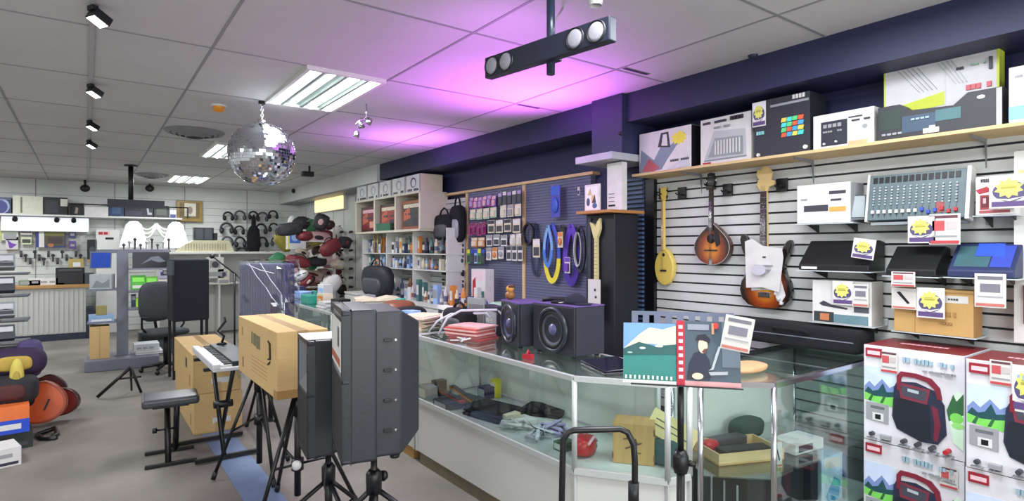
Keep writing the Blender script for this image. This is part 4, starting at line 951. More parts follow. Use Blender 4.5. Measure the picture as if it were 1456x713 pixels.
R('white wide hanging packets in the fourth row', 691, 722, 335, 351, 3, [(WH, LG)], kind=1)
R('cream hanging packets at the right end of the fourth row', 725, 742, 333, 350, 2, [(CRE, WH)])
R('green, yellow and blue booklets, fifth row of the packet pegboard', 664, 690, 354, 376, 5, [(GREEN, YEL), (DK, BLUE), (SKY, BLUE)], kind=1)
R('white and brown hanging packets, middle of the fifth row', 691, 717, 352, 370, 3, [(WH, LG), (CRE, ORG)], kind=2)
R('long white hanging packets at the right of the fifth row', 720, 744, 350, 372, 3, [(WH, INK)], kind=1)
R('purple hanging bottles low by the pegboard edge', 612, 660, 412, 424, 6, [(PURP, LIL), (WH, PURP)], X=3.80, kind=2)
t = carton('accessory_box', 'white and teal box with a red figure at the foot of the packet pegboard', 'box', (3.7, onX(680, 400, 3.7).y, .931), .30, .12, .46, WH, [('r', .05, .7, .95, .95, plain(226, 200, 208)), ('p', [(.1, .2), (.1, .7), (.3, .8), (.35, .3)], RED), ('p', [(.3, .45), (.9, .45), (.9, .3), (.6, .3), (.5, 0), (.35, 0)], TEAL), ('r', .3, .1, .8, .35, plain(170, 190, 180))])
# strap pegboard
def ribbon(b, pts, w, m, X):
    """flat strap in the wall plane; pts are (y, z) with distance from wall x"""
    P = [Vector((X+p[2] if len(p) > 2 else X, p[0], p[1])) for p in pts]; vs = []
    for i, p in enumerate(P):
        a, c = P[max(0, i-1)], P[min(len(P)-1, i+1)]; t_ = (c-a).normalized(); n_ = Vector((0, -t_.z, t_.y))*w/2
        vs += [p-n_, p+n_, p+n_+Vector((.006, 0, 0)), p-n_+Vector((.006, 0, 0))]
    fs = []
    for i in range(len(P)-1):
        for k in range(4): fs.append((i*4+k, i*4+(k+1) % 4, i*4+4+(k+1) % 4, i*4+4+k))
    fs += [(0, 1, 2, 3), tuple(len(vs)-4+k for k in range(4))]
    b.add(vs, fs, m)
def strap(label, px, pyt, pyb, wpx, m, m2=None, name='guitar_strap', cat='strap', X=3.95, loop=True, w=.035):
    a = onX(px, pyt, X); zb = onX(px, pyb, X).z; hw = abs(onX(px-wpx/2, pyt, X).y-onX(px+wpx/2, pyt, X).y)/2; h = a.z-zb
    b = MB()
    if loop:
        pts = []
        for i in range(33):
            th = 2*PI*i/32; r = math.sin(th/2)
            pts.append((a.y+hw*math.sin(th)*(.35+.65*math.sin(th/2)), zb+h*(.5+.5*math.cos(th)), .004*math.sin(3*th)))
        ribbon(b, pts, w, m, X)
        if m2: ribbon(b, pts[9:24], w*1.15, m2, X-.004)
    b.cyl((X-.02, a.y, a.z-.01), (4.02, a.y, a.z-.01), .005, BLACK, 6)
    return tag(b.build(name), label, cat)
strap('blue strap with a yellow lower loop hanging on the strap pegboard', 785, 320, 400, 22, plain(60, 80, 180), YEL, w=.05)
strap('sky blue strap hanging just in front of the blue and yellow one', 779, 322, 378, 12, plain(120, 165, 215), plain(70, 120, 200), w=.04, X=3.93)
strap('black strap hanging behind the blue ones on the strap pegboard', 799, 322, 372, 12, plain(30, 30, 44), w=.05, X=3.965)
strap('wide purple strap hanging on the strap pegboard', 812, 322, 402, 20, plain(88, 50, 175), plain(70, 40, 150), w=.07)
strap('navy strap looped above the white tag', 761, 318, 392, 12, plain(40, 46, 80), w=.03, X=3.965)
def coil(label, px, pyt, pyb, wpx, m, r=.008, n=3, X=3.94, name='coiled_cable'):
    a = onX(px, pyt, X); zb = onX(px, pyb, X).z; hw = abs(onX(px-wpx/2, pyt, X).y-onX(px+wpx/2, pyt, X).y)/2; h = (a.z-zb)/2
    b = MB(); pts = []
    for i in range(24*n):
        th = 2*PI*i/24; k = 1-.05*(i/24 % 1)*n*.3-.03*(i//24)
        pts.append((X+.006*(i//24)-.01, a.y+hw*k*math.sin(th), a.z-h+h*k*math.cos(th)))
    b.tube(pts, r, m, 6); b.cyl((X-.02, a.y, a.z), (4.02, a.y, a.z), .004, BLACK, 6)
    return tag(b.build(name), label, 'cable')
coil('thick black cable coil hanging at the left of the strap pegboard', 752, 318, 348, 14, BLACK, .014)
coil('black and white cable coil hanging at the right of the strap pegboard', 826, 322, 388, 14, plain(50, 60, 60), .009)
coil('thin white cable coil hanging beside the purple strap', 822, 330, 380, 10, plain(200, 205, 200), .006, X=3.92)
packet('hanging_packet', 'tall bright blue figure-shaped packet alone at the top of the strap pegboard', 'packet', None, 3.92, onX(790, 264, 3.92).y, onX(790, 264, 3.92).z, .15, .33, plain(70, 70, 170), plain(50, 90, 190), 2)
packet('hanging_packet', 'tiny white tag hanging at the upper right of the strap pegboard', 'packet', None, 3.95, onX(823, 266, 3.95).y, onX(823, 266, 3.95).z, .03, .08, WH, WH, 1)
packet('hanging_packet', 'white tag on a hook left of the blue straps', 'packet', None, 3.92, onX(763, 340, 3.92).y, onX(763, 340, 3.92).z, .12, .2, CRE, WH, 1)
packet('hanging_packet', 'white and brown packet between the blue and purple straps', 'packet', None, 3.90, onX(797, 330, 3.9).y, onX(797, 330, 3.9).z, .08, .16, CRE, ORG, 2)
packet('hanging_packet', 'small white and purple packet low between the straps', 'packet', None, 3.88, onX(807, 366, 3.88).y, onX(807, 366, 3.88).z, .08, .16, WH, PURP, 0)

# ================= white cubby shelf with boxes above
t = thing('cubby_shelf', 'white wall-hung cubby shelf with three openings', 'shelf', (3.60, 8.16, 1.90), RZ)
W = 2.30; h = .48
CW = mat('cubby_cream_laminate', (206, 200, 182), .5, var=.03)
for k in range(4): MB().box(-W/2+k*(W-.03)/3, 0, 0, -W/2+k*(W-.03)/3+.05, .42, h, CW).build('divider', t)
MB().box(-W/2, -.01, -.03, W/2, .42, 0, CW).build('bottom_board', t); MB().box(-W/2, -.01, h, W/2, .42, h+.03, CW).build('top_board', t); MB().box(-W/2, .40, 0, W/2, .42, h, CW).build('back_panel', t)
for k in range(3): MB().box(-W/2+.05+k*(W-.03)/3, 0, 0, -W/2+(k+1)*(W-.03)/3, .02, .10, CW) if 0 else None
for k, (c1, c2, lb) in enumerate(((plain(120, 30, 34), plain(70, 20, 24), 'dark red box in the left opening of the cubby shelf'), (plain(150, 50, 40), plain(60, 40, 36), 'red and dark box in the middle opening of the cubby shelf'), (plain(60, 56, 50), plain(150, 80, 50), 'black box with an orange corner in the right opening of the cubby shelf'))):
    y = 8.16+W/2-.05-(k+.5)*(W-.03)/3
    carton('boxed_gear', lb, 'box', (3.66, y, 1.902), .62, .3, .40, c2, [('r', .06, .1, .94, .9, c1), ('r', .1, .75, .9, .88, PINK if k == 0 else CRE), ('p', [(.1, .6), (.4, .8), (.45, .4), (.1, .3)], plain(190, 90, 60)), ('r', .55, .15, .8, .4, plain(210, 150, 130) if k == 0 else DK)]+greek(.2, .5, .8, .08, INK, k))
t = carton('folded_cloth', 'green folded bundle at the front of the middle cubby opening', 'cloth', (3.61, 8.22, 1.902), .5, .045, .11, plain(40, 100, 72), [])
for k in range(5):
    y = 9.2-k*.46
    carton('headphone_box', ['white box printed with a grey head shape, leftmost in the row on the cubby shelf', 'white box second from the left in the row on the cubby shelf', 'white box in the middle of the row on the cubby shelf', 'white box second from the right in the row on the cubby shelf', 'white box with a large black headphone print at the right end of the cubby shelf'][k], 'box', (3.63, y-.1, 2.412), .43, .34, .235,
           plain(206, 206, 208), [('e', .5, .55, .2, .3, LG if k < 4 else INK), ('e', .52, .52, .13, .22, WH)]+greek(.1, .05, .9, .14, BLACK, k)+[('r', .94, 0, 1, 1, LG)], side=CRE)

# ================= shelves and packets below the cubby
t = thing('wall_shelf', 'white wire wall shelf crowded with small packets under the cubby shelf', 'shelf', (3.72, 7.9, 0), RZ)
for z in (1.33, 1.55): MB().box(-1.42, 0, z, 1.42, .3, z+.015, WHITE).build('shelf_board', t); 
for x in (-1.4, -.45, .45, 1.4): MB().box(x-.01, .0, .93, x+.01, .3, 1.9, WHITE).build('upright', t)
rg = random.Random(5)
PAL = [CRE, WH, OFFW, SKY, plain(60, 70, 110), WH, ORG, DK, plain(70, 110, 110), WH, plain(150, 90, 60), LG, plain(90, 100, 130), BLACK, CRE]
def shelf_goods(label, z, y0, y1, step, hmin, hmax, X=3.76, kinds=('b', 'c')):
    y = y0
    while y > y1:
        w = step*rg.uniform(.6, .9); h = rg.uniform(hmin, hmax); m = rg.choice(PAL); m2 = rg.choice(PAL)
        b = MB()
        if rg.choice(kinds) == 'b': b.box(-w/2, 0, 0, w/2, w*.8, h, m); b.box(-w*.4, -.001, h*.3, w*.4, 0, h*.75, m2)
        else: b.lathe([(0, 0), (w*.4, 0), (w*.4, h*.7), (w*.18, h*.82), (w*.18, h), (0, h)], m, 10, (0, w*.4, 0)); b.lathe([(w*.405, h*.2), (w*.405, h*.5)], m2, 10, (0, w*.4, 0))
        o = b.build('small_goods', None, (X+rg.uniform(0, .05), y, z), (0, 0, RZ+rg.uniform(-.15, .15))); tag(o, label, 'packet' , label)
        y -= step
shelf_goods('mixed small boxes and bottles on the upper shelf below the cubby', 1.566, 9.2, 6.56, .095, .12, .25)
shelf_goods('mixed small boxes and bottles on the lower shelf below the cubby', 1.346, 9.2, 6.56, .09, .10, .19)
shelf_goods('mixed small bottles and boxes on the low cabinet below the cubby', .931, 7.5, 5.6, .10, .12, .30, X=3.55)
shelf_goods('small packets standing on the low cabinet behind the backpack', .931, 9.2, 7.55, .11, .12, .28, X=3.75)
for k, (y, m, h) in enumerate(((8.9, plain(170, 140, 90), .31), (8.78, plain(196, 170, 110), .32), (8.62, plain(140, 110, 60), .33))):
    b = MB(); b.tube([(0, 0, 0), (.01, .01, h)], .012, m, 8); tag(b.build('drumstick', None, (3.76, y, 1.566)), 'upright wooden stick hanging under the left cubby opening', 'stick', 'sticks under the cubby'); 
# small black clips in rows on the white wall left of the shelves
for r_ in range(8):
    for c_ in range(2):
        q = onX(487+c_*13, 330+r_*13, 3.98)
        b = MB(); b.box(-.06, -.03, -.02, .06, 0, .02, BLACK); b.box(-.03, -.05, -.03, .03, -.03, .0, DK); b.box(-.01, -.01, .0, .01, .03, .01, BLACK)
        tag(b.build('hanging_clip', None, (3.98, q.y, q.z), (0, 0, RZ)), 'small black clips hanging in rows left of the cubby shelf', 'clip', 'small black clips')
# rows of cards hanging on the white slatwall beside the packet pegboard
R('white hanging cards with dark print, upper row beside the white shelf', 628, 661, 347, 362, 6, [(WH, INK), (CRE, RED), (WH, DK)], X=3.95, kind=1)
R('red and white hanging cards, second row beside the white shelf', 628, 661, 362, 375, 6, [(WH, CRIM), (WH, INK)], X=3.95, kind=2)
R('dark hanging tools in a row beside the white shelf', 628, 661, 383, 392, 4, [(DK, BLACK)], X=3.95, kind=0)
R('small black and cream hanging packets, lowest row beside the white shelf', 628, 661, 396, 408, 5, [(CRE, BLACK), (WH, GREEN)], X=3.95, kind=1)
# bags hanging right of the cubby
def bag(label, px, pyt, pyb, wpx, m, m2, X, name='shoulder_bag', round_=1, strap_=True, cat='bag', depth=.12):
    a = onX(px, pyt, X); zb = onX(px, pyb, X).z; hw = abs(onX(px-wpx/2, pyt, X).y-onX(px+wpx/2, pyt, X).y)/2; h = a.z-zb
    t = thing(name, label, cat, (X, a.y, zb), RZ)
    b = MB(); b.ell((0, depth/2, h*.5), hw, depth/2, h*.5, m, 18, 12, .02, .55); b.build('body', t)
    b = MB(); b.ell((0, depth*.08, h*.36), hw*.7, depth*.2, h*.26, m2, 14, 8, .01, .5); b.build('front_pocket', t)
    if strap_: b = MB(); b.tube([(-hw*.5, depth/2, h*.92), (-hw*.3, depth/2, h*1.15), (0, depth/2, h*1.25), (hw*.3, depth/2, h*1.15), (hw*.5, depth/2, h*.92)], .012, m, 6); b.build('strap', t)
    return t
bag('black bag with grey pocket hanging right of the cubby shelf', 626, 305, 342, 26, CLOTH, DGREY, 3.8)
bag('tall black and grey bag hanging left of the packet pegboard', 645, 292, 345, 18, CLOTH, LG, 3.85)
bag('black backpack with grey piping standing under the cubby shelf', 527, 376, 421, 36, mat('black_nylon', (34, 34, 44), .6, var=.3, scale=14), DGREY, 3.3, name='backpack', depth=.2, cat='backpack').location.z = .931

# ================= subwoofers and things on the nearest counter
def sub(label, x, y, rz, w, d, h, cone):
    t = thing('subwoofer', label, 'subwoofer', (x, y, .971), rz)
    MB().box(-w/2, .02, .012, w/2, d, h-.008, mat('dark_subwoofer_carpet', (40, 42, 54), .8, var=.2, scale=60)).build('cabinet', t, bevel=.006)
    MB().box(-w/2-.002, .0, h-.008, w/2+.002, d, h, mat('purple_top_cloth', (92, 70, 130), .8)).build('top_cover', t, bevel=.002)
    MB().box(-w/2, 0, .012, w/2, .02, h-.008, plain(26, 28, 38)).build('baffle', t, bevel=.006)
    R_ = min(w, h)*.44; c = (0, 0, h*.5)
    b = MB(); b.lathe([(R_*.86, .0), (R_*.88, -.018), (R_, -.016), (R_*1.02, 0)], plain(44, 48, 62, .3), 40, c, axis='y'); b.build('rim', t)
    b = MB(); b.lathe([(R_*.86, -.006), (R_*.78, -.016), (R_*.68, -.006)], BLACK, 40, c, axis='y'); b.build('surround', t)
    b = MB(); b.lathe([(R_*.68, -.006), (R_*.3, .018)], cone, 40, c, axis='y'); b.build('cone', t)
    b = MB(); b.lathe([(R_*.32, .018), (R_*.25, -.006), (R_*.12, -.016), (0, -.018)], plain(90, 92, 130, .25), 30, c, axis='y'); b.build('dust_cap', t)
    for sx in (-1, 1):
        for y_ in (.03, d-.04): b = MB(); b.lathe([(0, 0), (.016, 0), (.018, .013), (0, .013)], BLACK, 10, (sx*(w/2-.03), y_, 0)); b.build('foot', t)
    return t
sub('black subwoofer with grey cone and purple top, right one on the glass counter', 2.335, 2.765, RZ, .39, .255, .315, plain(70, 76, 92, .35))
sub('black subwoofer with a blue cone, left one on the glass counter', 2.33, 3.22, RZ-.28, .33, .22, .30, plain(50, 54, 110, .35))
def cap(label, x, y, z, r, m, m2):
    t = thing('cap', label, 'cap', (x, y, z), RB(1))
    b = MB(); b.ell((0, 0, .0), r, r*1.1, r*.85, m, 18, 10, .01, 1, flat=0); b.build('crown_cloth', t); b = MB(); b.ell((0, -r*1.1, .004), r*.8, r*.75, .006, m2, 14, 6); b.build('peak', t)
    return t
zt = 1.287
cap('dark navy cap on top of the right subwoofer', 2.47, 2.70, zt, .075, plain(24, 26, 44, .9), plain(24, 26, 44, .9))
tag(MB().tube([(2.40, 2.94, zt+.012), (2.44, 2.88, zt+.02), (2.5, 2.84, zt+.018), (2.52, 2.8, zt+.012)], .013, BLACK, 8).build('coiled_cable'), 'short thick black cable lying on the right subwoofer', 'cable')
t = thing('sunglasses_case', 'flat black case with a pale edge on top of the right subwoofer', 'case', (2.40, 2.88-.06, zt), .3); MB().box(-.05, -.07, 0, .05, .0, .018, BLACK).build('body', t, bevel=.006); MB().box(-.051, -.071, .007, .051, -.06, .011, CRE).build('edge', t)
t = thing('toy_figure', 'small orange and brown figure on top of the left subwoofer', 'figure', (2.42, 3.33, 1.272), 0)
b = MB(); b.ell((0, 0, .03), .035, .035, .032, plain(150, 100, 50), 12, 8); b.ell((0, 0, .075), .028, .028, .026, plain(210, 150, 70), 12, 8); b.build('body', t); b = MB(); b.ell((0, -.02, .095), .03, .02, .012, plain(90, 60, 40), 10, 6); b.build('hat', t)
t = thing('laptop', 'black glossy laptop lying half closed at the corner of the glass counter', 'laptop', (2.315, 2.25, .971), RZ-.35)
b = MB(); b.box(-.16, -.11, 0, .16, .11, .018, plain(28, 28, 36, .25)); b.build('base', t, bevel=.004)
b = MB(); b.box(-.16, 0, 0, .16, .225, .008, plain(26, 26, 44, .08)); b.build('screen_lid', t, loc=(0, -.112, .02), rot=(.05, 0, 0), bevel=.003)
b = MB()
for j in range(4):
    for i in range(11): b.box(-.14+i*.0255, -.09+j*.03, .018, -.12+i*.0255, -.068+j*.03, .0195, BLACK)
b.build('keys', t)
t = thing('red_clip', 'small red clip under the front of the subwoofers', 'clip', (2.14, 2.76, .971), .4); b = MB(); b.box(-.02, -.03, 0, .02, .03, .025, RED); b.tube([(-.02, 0, .02), (0, .0, .05), (.02, 0, .02)], .006, RED, 6); b.build('body', t)
# soft and papery clutter (builders)
def lump(name, label, cat, loc, rx, ry, rz_, m, jit=.06, e=.8, rot=0, group=None, tilt=0):
    b = MB(); random.seed(hash(label) % 1000 if False else int(abs(loc[0]*977+loc[1]*131)) % 997)
    b.ell((0, 0, rz_), rx, ry, rz_, m, 18, 12, jit, e); o = b.build(name, None, loc, (tilt, 0, rot), sub=1); return tag(o, label, cat, group)
def sheets(name, label, cat, loc, w, d, n, m, rot=0, th=.004, m2=None, spread=.02):
    b = MB(); rg = random.Random(n*7+int(w*100))
    for i in range(n):
        dx, dy = rg.uniform(-spread, spread), rg.uniform(-spread, spread); b.box(-w/2+dx, -d/2+dy, i*th, w/2+dx, d/2+dy, (i+.9)*th, m if (i % 2 == 0 or not m2) else m2)
    return tag(b.build(name, None, loc, (0, 0, rot)), label, cat)
sheets('magazines', 'stack of red and pink magazines left of the subwoofers', 'magazines', (2.30, 3.66, .971), .22, .30, 8, plain(200, 90, 90), .3, .012, plain(225, 180, 175))
t = thing('open_book', 'open cream book lying on the counter behind the large loudspeaker', 'book', (2.40, 5.62, 1.118), -.3)
for s_ in (-1, 1): b = MB(); b.add([(0, -.15, .0), (s_*.11, -.15, .025), (s_*.22, -.15, .012), (s_*.22, .15, .012), (s_*.11, .15, .025), (0, .15, 0), (0, -.15, -.012), (s_*.22, -.15, -.012), (s_*.22, .15, -.012), (0, .15, -.012)], [(0, 1, 4, 5), (1, 2, 3, 4), (6, 7, 8, 9), (0, 6, 9, 5), (2, 7, 8, 3), (0, 1, 2, 7, 6), (5, 4, 3, 8, 9)], CRE); b.build('page', t)
sheets('book_stack', 'low stack of books under the open cream book', 'books', (2.40, 5.62, .971), .34, .26, 11, plain(120, 116, 120), -.3, .0125, OFFW)
lump('soft_bag', 'brown leather bag on the counter beside the open book', 'bag', (2.40, 5.12, .971), .17, .14, .085, plain(120, 72, 44, .4), .03, .7)
lump('soft_bag', 'black soft bag with pale lining beside the brown leather bag', 'bag', (2.36, 4.78, .971), .15, .12, .07, CLOTH, .04, .7)
sheets('paper_pile', 'cream and pink pile of papers behind the large loudspeaker', 'papers', (2.27, 4.40, .971), .30, .26, 13, CRE, .5, .008, plain(228, 200, 190), .03)
lump('crumpled_paper', 'crumpled white paper on the counter edge', 'paper', (2.47, 4.22, .971), .11, .10, .08, WH, .14, .9)
t = thing('mug', 'teal mug behind the open book', 'mug', (2.55, 5.38, .971)); b = MB(); b.lathe([(0, 0), (.05, 0), (.052, .16), (.036, .16), (.034, .01), (0, .01)], TEAL, 20); b.build('body', t); b = MB(); b.tube([(.04, 0, .08), (.065, 0, .07), (.065, 0, .04), (.04, 0, .025)], .006, TEAL, 6); b.build('handle', t)
bag('black camera bag with white stripes on the counter left of the magazines', 641, 436, 470, 34, CLOTH, DGREY, 2.32, name='camera_bag', cat='bag', depth=.16).location.z = .971
for k, (y, lb) in enumerate(((3.80, 'bent white tube frame lying over the black camera bag'), (3.95, 'second bent white tube frame near the paper pile'))):
    b = MB(); z = 1.16-k*.04; b.tube([(2.14, y+.06, .985), (2.2, y+.03, z-.05), (2.3, y, z), (2.5, y-.2, z+.01), (2.55, y-.24, z-.06), (2.56, y-.24, .985)], .009, plain(196, 196, 206, .3), 8); tag(b.build('tube_frame'), lb, 'frame')
for k in range(3):
    lump('soft_pouch', ['purple pouch on the low cabinet near the packet pegboard', 'pale green pouch on the low cabinet near the packet pegboard', 'grey pouch on the low cabinet under the straps'][k], 'pouch', (3.52, 5.45-.4*k, .931), .1, .12, .07, [PURP, MINT, LG][k], .04, .7)
t = thing('tape_box', 'teal handled tool box on the far glass counter', 'box', (2.25, 7.15, .971)); MB().box(-.12, -.16, 0, .12, .16, .1, TEAL).build('body', t, bevel=.01); b = MB(); b.tube([(0, -.08, .1), (0, -.08, .14), (0, .08, .14), (0, .08, .1)], .01, TEAL, 6); b.build('handle', t)
for k, (x, y, w, d, m, lb) in enumerate(((2.3, 6.6, .3, .25, WH, 'white paper stack on the middle glass counter'), (2.35, 6.1, .25, .25, LG, 'grey paper stack on the middle glass counter'), (2.3, 5.5, .28, .3, CRE, 'cream paper stack near the near end of the middle counter'), (2.3, 7.9, .3, .3, SKY, 'pale blue paper stack on the farthest glass counter'), (2.35, 8.6, .3, .3, WH, 'white paper stack at the far end of the farthest glass counter'))):
    sheets('paper_stack', lb, 'papers', (x, y, .971), w, d, 6+k, m, .2*k, .01)

# ================= inside the nearest display counter
zd = .491
def folded(label, px, py, w, d, h, m, rot=0):
    q = onZ(px, py, zd); b = MB()
    for i in range(3): b.box(-w/2+RB(.01), -d/2+RB(.01), h*i/3, w/2+RB(.01), d/2+RB(.01), h*(i+.92)/3, m)
    o = b.build('folded_garment', None, (q.x, q.y, zd), (0, 0, rot), bevel=.008, seg=2); return tag(o, label, 'folded cloth')
folded('black folded cloth bundle inside the glass counter', 700, 592, .22, .34, .075, CLOTH, .2)
folded('small black folded pouch at the back inside the glass counter', 775, 588, .2, .3, .05, CLOTH, .5)
folded('dark grey folded pouch left of the black bundle inside the glass counter', 668, 575, .16, .24, .05, DGREY, .1)
for k, (px, py, m, lb) in enumerate(((735, 612, WH, 'white cable bundle inside the glass counter'), (762, 625, plain(200, 200, 210), 'grey and white chain bundle inside the glass counter'), (790, 618, plain(170, 160, 200), 'lilac and white packet bundle inside the glass counter'))):
    q = onZ(px, py, zd); b = MB(); rg = random.Random(k+3); pts = [(rg.uniform(-.09, .09), rg.uniform(-.1, .1), .012+rg.uniform(0, .05)) for _ in range(16)]
    b.tube(pts, .012, m, 6); tag(b.build('cable_bundle', None, (q.x, q.y, zd)), lb, 'cable')
for k, (px, py, w, d, h, m, lb) in enumerate(((722, 600, .12, .1, .06, CRE, 'cream small box inside the glass counter'), (750, 600, .1, .14, .03, WH, 'flat white box inside the glass counter'), (801, 640, .1, .08, .05, plain(60, 90, 60), 'small green box near the corner post inside the counter'),
     (640, 578, .14, .2, .05, plain(60, 60, 66), 'dark box at the left inside the glass counter'), (612, 566, .1, .16, .1, LG, 'grey metal device at the far left inside the counter'), (625, 560, .1, .16, .12, DGREY, 'dark grey camera-like device inside the glass counter'), (705, 565, .06, .06, .14, YEL, 'small yellow upright box at the back inside the counter'), (692, 566, .1, .1, .09, plain(40, 40, 80), 'dark blue small box at the back inside the counter'))):
    q = onZ(px, py, zd); q.x = max(q.x, 2.06+w/2+.01); q.x = min(q.x, 2.58-w/2)
    t = carton('display_box', lb, 'box', (q.x-d/2, q.y, zd), d, w, h, m, [('r', .1, .2, .9, .8, LG if k % 2 else OFFW)], rz=RZ)
for k, (px, m) in enumerate(((645, plain(170, 60, 50)), (665, ORG))):
    q = onZ(px, 566+k*6, zd); b = MB(); b.box(-.02, -.35, .05, .02, .3, .065, m); b.box(-.02, -.30, .065, .02, .28, .07, INK); b.box(-.018, -.1, 0, .018, 0, .05, BLACK)
    tag(b.build('guitar_neck', None, (2.18+k*.08, q.y, zd), (0, 0, -.1-.12*k)), ['red slim wooden neck lying inside the glass counter', 'orange slim wooden neck lying inside the glass counter'][k], 'guitar neck')
q = onZ(832, 645, zd); t = thing('gift_parcel', 'bright red shiny parcel in the corner of the glass counter', 'parcel', (2.22, 2.36, zd), .4)
b = MB(); b.ell((0, 0, .055), .085, .06, .055, plain(176, 20, 30, .25), 14, 9, .09, .7); b.build('wrapping', t); b = MB(); b.tube([(-.06, -.05, .08), (0, -.06, .11), (.06, -.05, .07)], .008, PINK, 6); b.build('ribbon', t)
t = thing('wooden_box', 'brown wooden box with dark writing inside the corner of the glass counter', 'wooden box', (2.33, 2.10, zd), math.radians(-52))
w, h = .215, .215
WB = mat('plywood', (186, 148, 92), .6, var=.12, scale=4, stretch=(8, 1, 1)); MB().box(-w/2, 0, 0, w/2, .16, h, WB).build('body', t, bevel=.003)
art(t, w, h, [('p', [(.25, .62), (.35, .65), (.45, .6), (.44, .57), (.34, .61), (.26, .59)], plain(96, 66, 40)), ('p', [(.3, .4), (.45, .46), (.7, .56), (.71, .52), (.46, .42), (.31, .36)], plain(96, 66, 40)), ('p', [(.5, .6), (.56, .64), (.62, .5), (.57, .48)], plain(96, 66, 40)), ('p', [(.48, .3), (.68, .31), (.68, .27), (.48, .26)], plain(120, 86, 52))])
for sx in (-1, 1):
    for z in (.04, h-.04): MB().box(sx*(w/2)-.004, -.003, z-.015, sx*(w/2)+.004, .01, z+.015, plain(110, 80, 50)).build('corner_joint', t)
t = thing('paper_roll', 'cream printed paper sheet leaning behind the wooden box', 'paper', (2.50, 2.02, .60), math.radians(-58)); b = MB(); b.box(-.13, 0, .0, .13, .004, .13, plain(222, 208, 150)); b.build('sheet', t, rot=(-.25, .45, 0)); b = MB(); b.box(-.1, -.002, .05, .1, .0, .055, INK); b.box(-.1, -.002, .08, .05, .0, .085, INK); b.build('printing', t, rot=(-.25, .45, 0))
lump('soft_pouch', 'dark teal cloth under the cream paper sheet in the counter corner', 'cloth', (2.48, 2.02, zd), .08, .09, .06, plain(40, 80, 84, .8), .05, .7)

# ================= inside the tall chrome case
zs = .482
t = thing('wooden_tray', 'shallow yellow-brown wooden tray of black gear on the middle shelf of the tall case', 'tray', (2.93, 1.88, zs), math.radians(-22))
MB().box(-.2, -.13, 0, .2, .13, .01, WB).build('base', t)
for a in ((-.2, -.13, .2, -.12), (-.2, .12, .2, .13), (-.2, -.12, -.19, .12), (.19, -.12, .2, .12)): MB().box(a[0], a[1], .01, a[2], a[3], .06, PINE).build('side_board', t)
tag(MB().box(-.13, -.09, 0, .17, .0, .035, BLACK).build('tuner', None, (2.95, 1.90, zs+.012), (0, 0, -.4), bevel=.006), 'flat black device lying in the wooden tray', 'device')
lump('red_pouch', 'small bright red pouch in the wooden tray', 'pouch', (2.84, 1.99, zs+.012), .055, .04, .03, plain(190, 30, 40, .4), .05, .8)
tag(MB().box(-.12, -.04, 0, .12, .04, .05, plain(60, 62, 70)).build('tuner', None, (3.0, 1.99, zs+.012), (0, 0, -.2), bevel=.006), 'dark grey bar-shaped device at the back of the wooden tray', 'device')
lump('soft_bag', 'small dark green bag at the back of the tall case shelf', 'bag', (3.25, 2.02, zs), .13, .07, .06, plain(36, 60, 54, .8), .04, .6)
for k in range(4):
    t = thing('audio_device', ['black flat device with silver bars, leftmost at the bottom of the tall case', 'black flat device second from the left at the bottom of the tall case', 'black flat device beside the yellow tag at the bottom of the tall case', 'black device with white edge lines at the bottom of the tall case'][k], 'device', (2.82+.2*k, 1.90-.03*(k % 2), .141), RZ)
    MB().box(-.19, 0, 0, .16, .17, .27-.02*(k % 3), BLACK).build('body', t, bevel=.008)
    for i in range(4): MB().box(-.15+i*.08, -.003, .03, -.14+i*.08, 0, .22, plain(170, 174, 182, .3)).build('bar', t)
t = carton('accessory_box', 'pale blue and white box at the bottom right of the tall case', 'box', (3.56, 1.66, .141), .16, .2, .28, plain(176, 200, 214), [('p', [(.2, .1), (.6, .5), (.9, .4), (.8, 0), (.3, 0)], plain(60, 150, 190)), ('r', .1, .7, .9, .9, CRE)], rz=-.3)
t = carton('accessory_box', 'white box lying flat on the shelf of the tall case', 'box', (3.3, 1.66, zs), .26, .16, .06, WH, [('r', .1, .2, .6, .8, INK)], rz=-.1)
price_card('yellowish price tag hanging inside the tall case by its chrome post', (2.83, 1.585, .52), -.3, .05, .13, 3, name='hanging_price_card')
q = onZ(1040, 540, .97); lump('brown_cloth', 'tan folded cloth on the glass top of the tall case behind the post', 'cloth', (2.85, 1.78, .971), .15, .09, .025, plain(190, 150, 110, .9), .05, .8)

# more odds and ends along the near counters
def odd(label, x, y, w, d, h, m, m2, rot=0, z=.971, name='small_box', cat='box', X=None):
    t = carton(name, label, cat, (x, y, z), w, d, h, m, [('r', .08, .15, .92, .8, m2)]+greek(.15, .4, .85, .15, OFFW if m2 is not OFFW else INK), rz=RZ+rot); return t
odd('blue and white box between the cream papers and the black soft bag', 2.25, 4.62, .14, .1, .12, SKY, BLUE, .3)
odd('white box with a dark front behind the crumpled paper', 2.50, 4.45, .18, .08, .16, WH, INK, -.1)
odd('dark red small box beside the brown leather bag', 2.22, 5.02, .12, .1, .09, CRIM, PINK, .2)
odd('grey metal box at the end of the second counter', 2.4, 5.98+.05, .2, .12, .16, LG, DGREY, 0)
odd('black box lying beside the grey paper stack', 2.22, 6.35, .2, .14, .1, BLACK, DGREY, .1)
odd('cream box in front of the teal tool box', 2.22, 6.85, .18, .12, .13, CRE, ORG, .1)
odd('white printed box behind the teal tool box', 2.42, 7.45, .22, .12, .2, WH, SKY, 0)
odd('dark blue box on the farthest counter beside the pale blue papers', 2.3, 8.25, .2, .14, .14, plain(40, 50, 90), LG, 0)
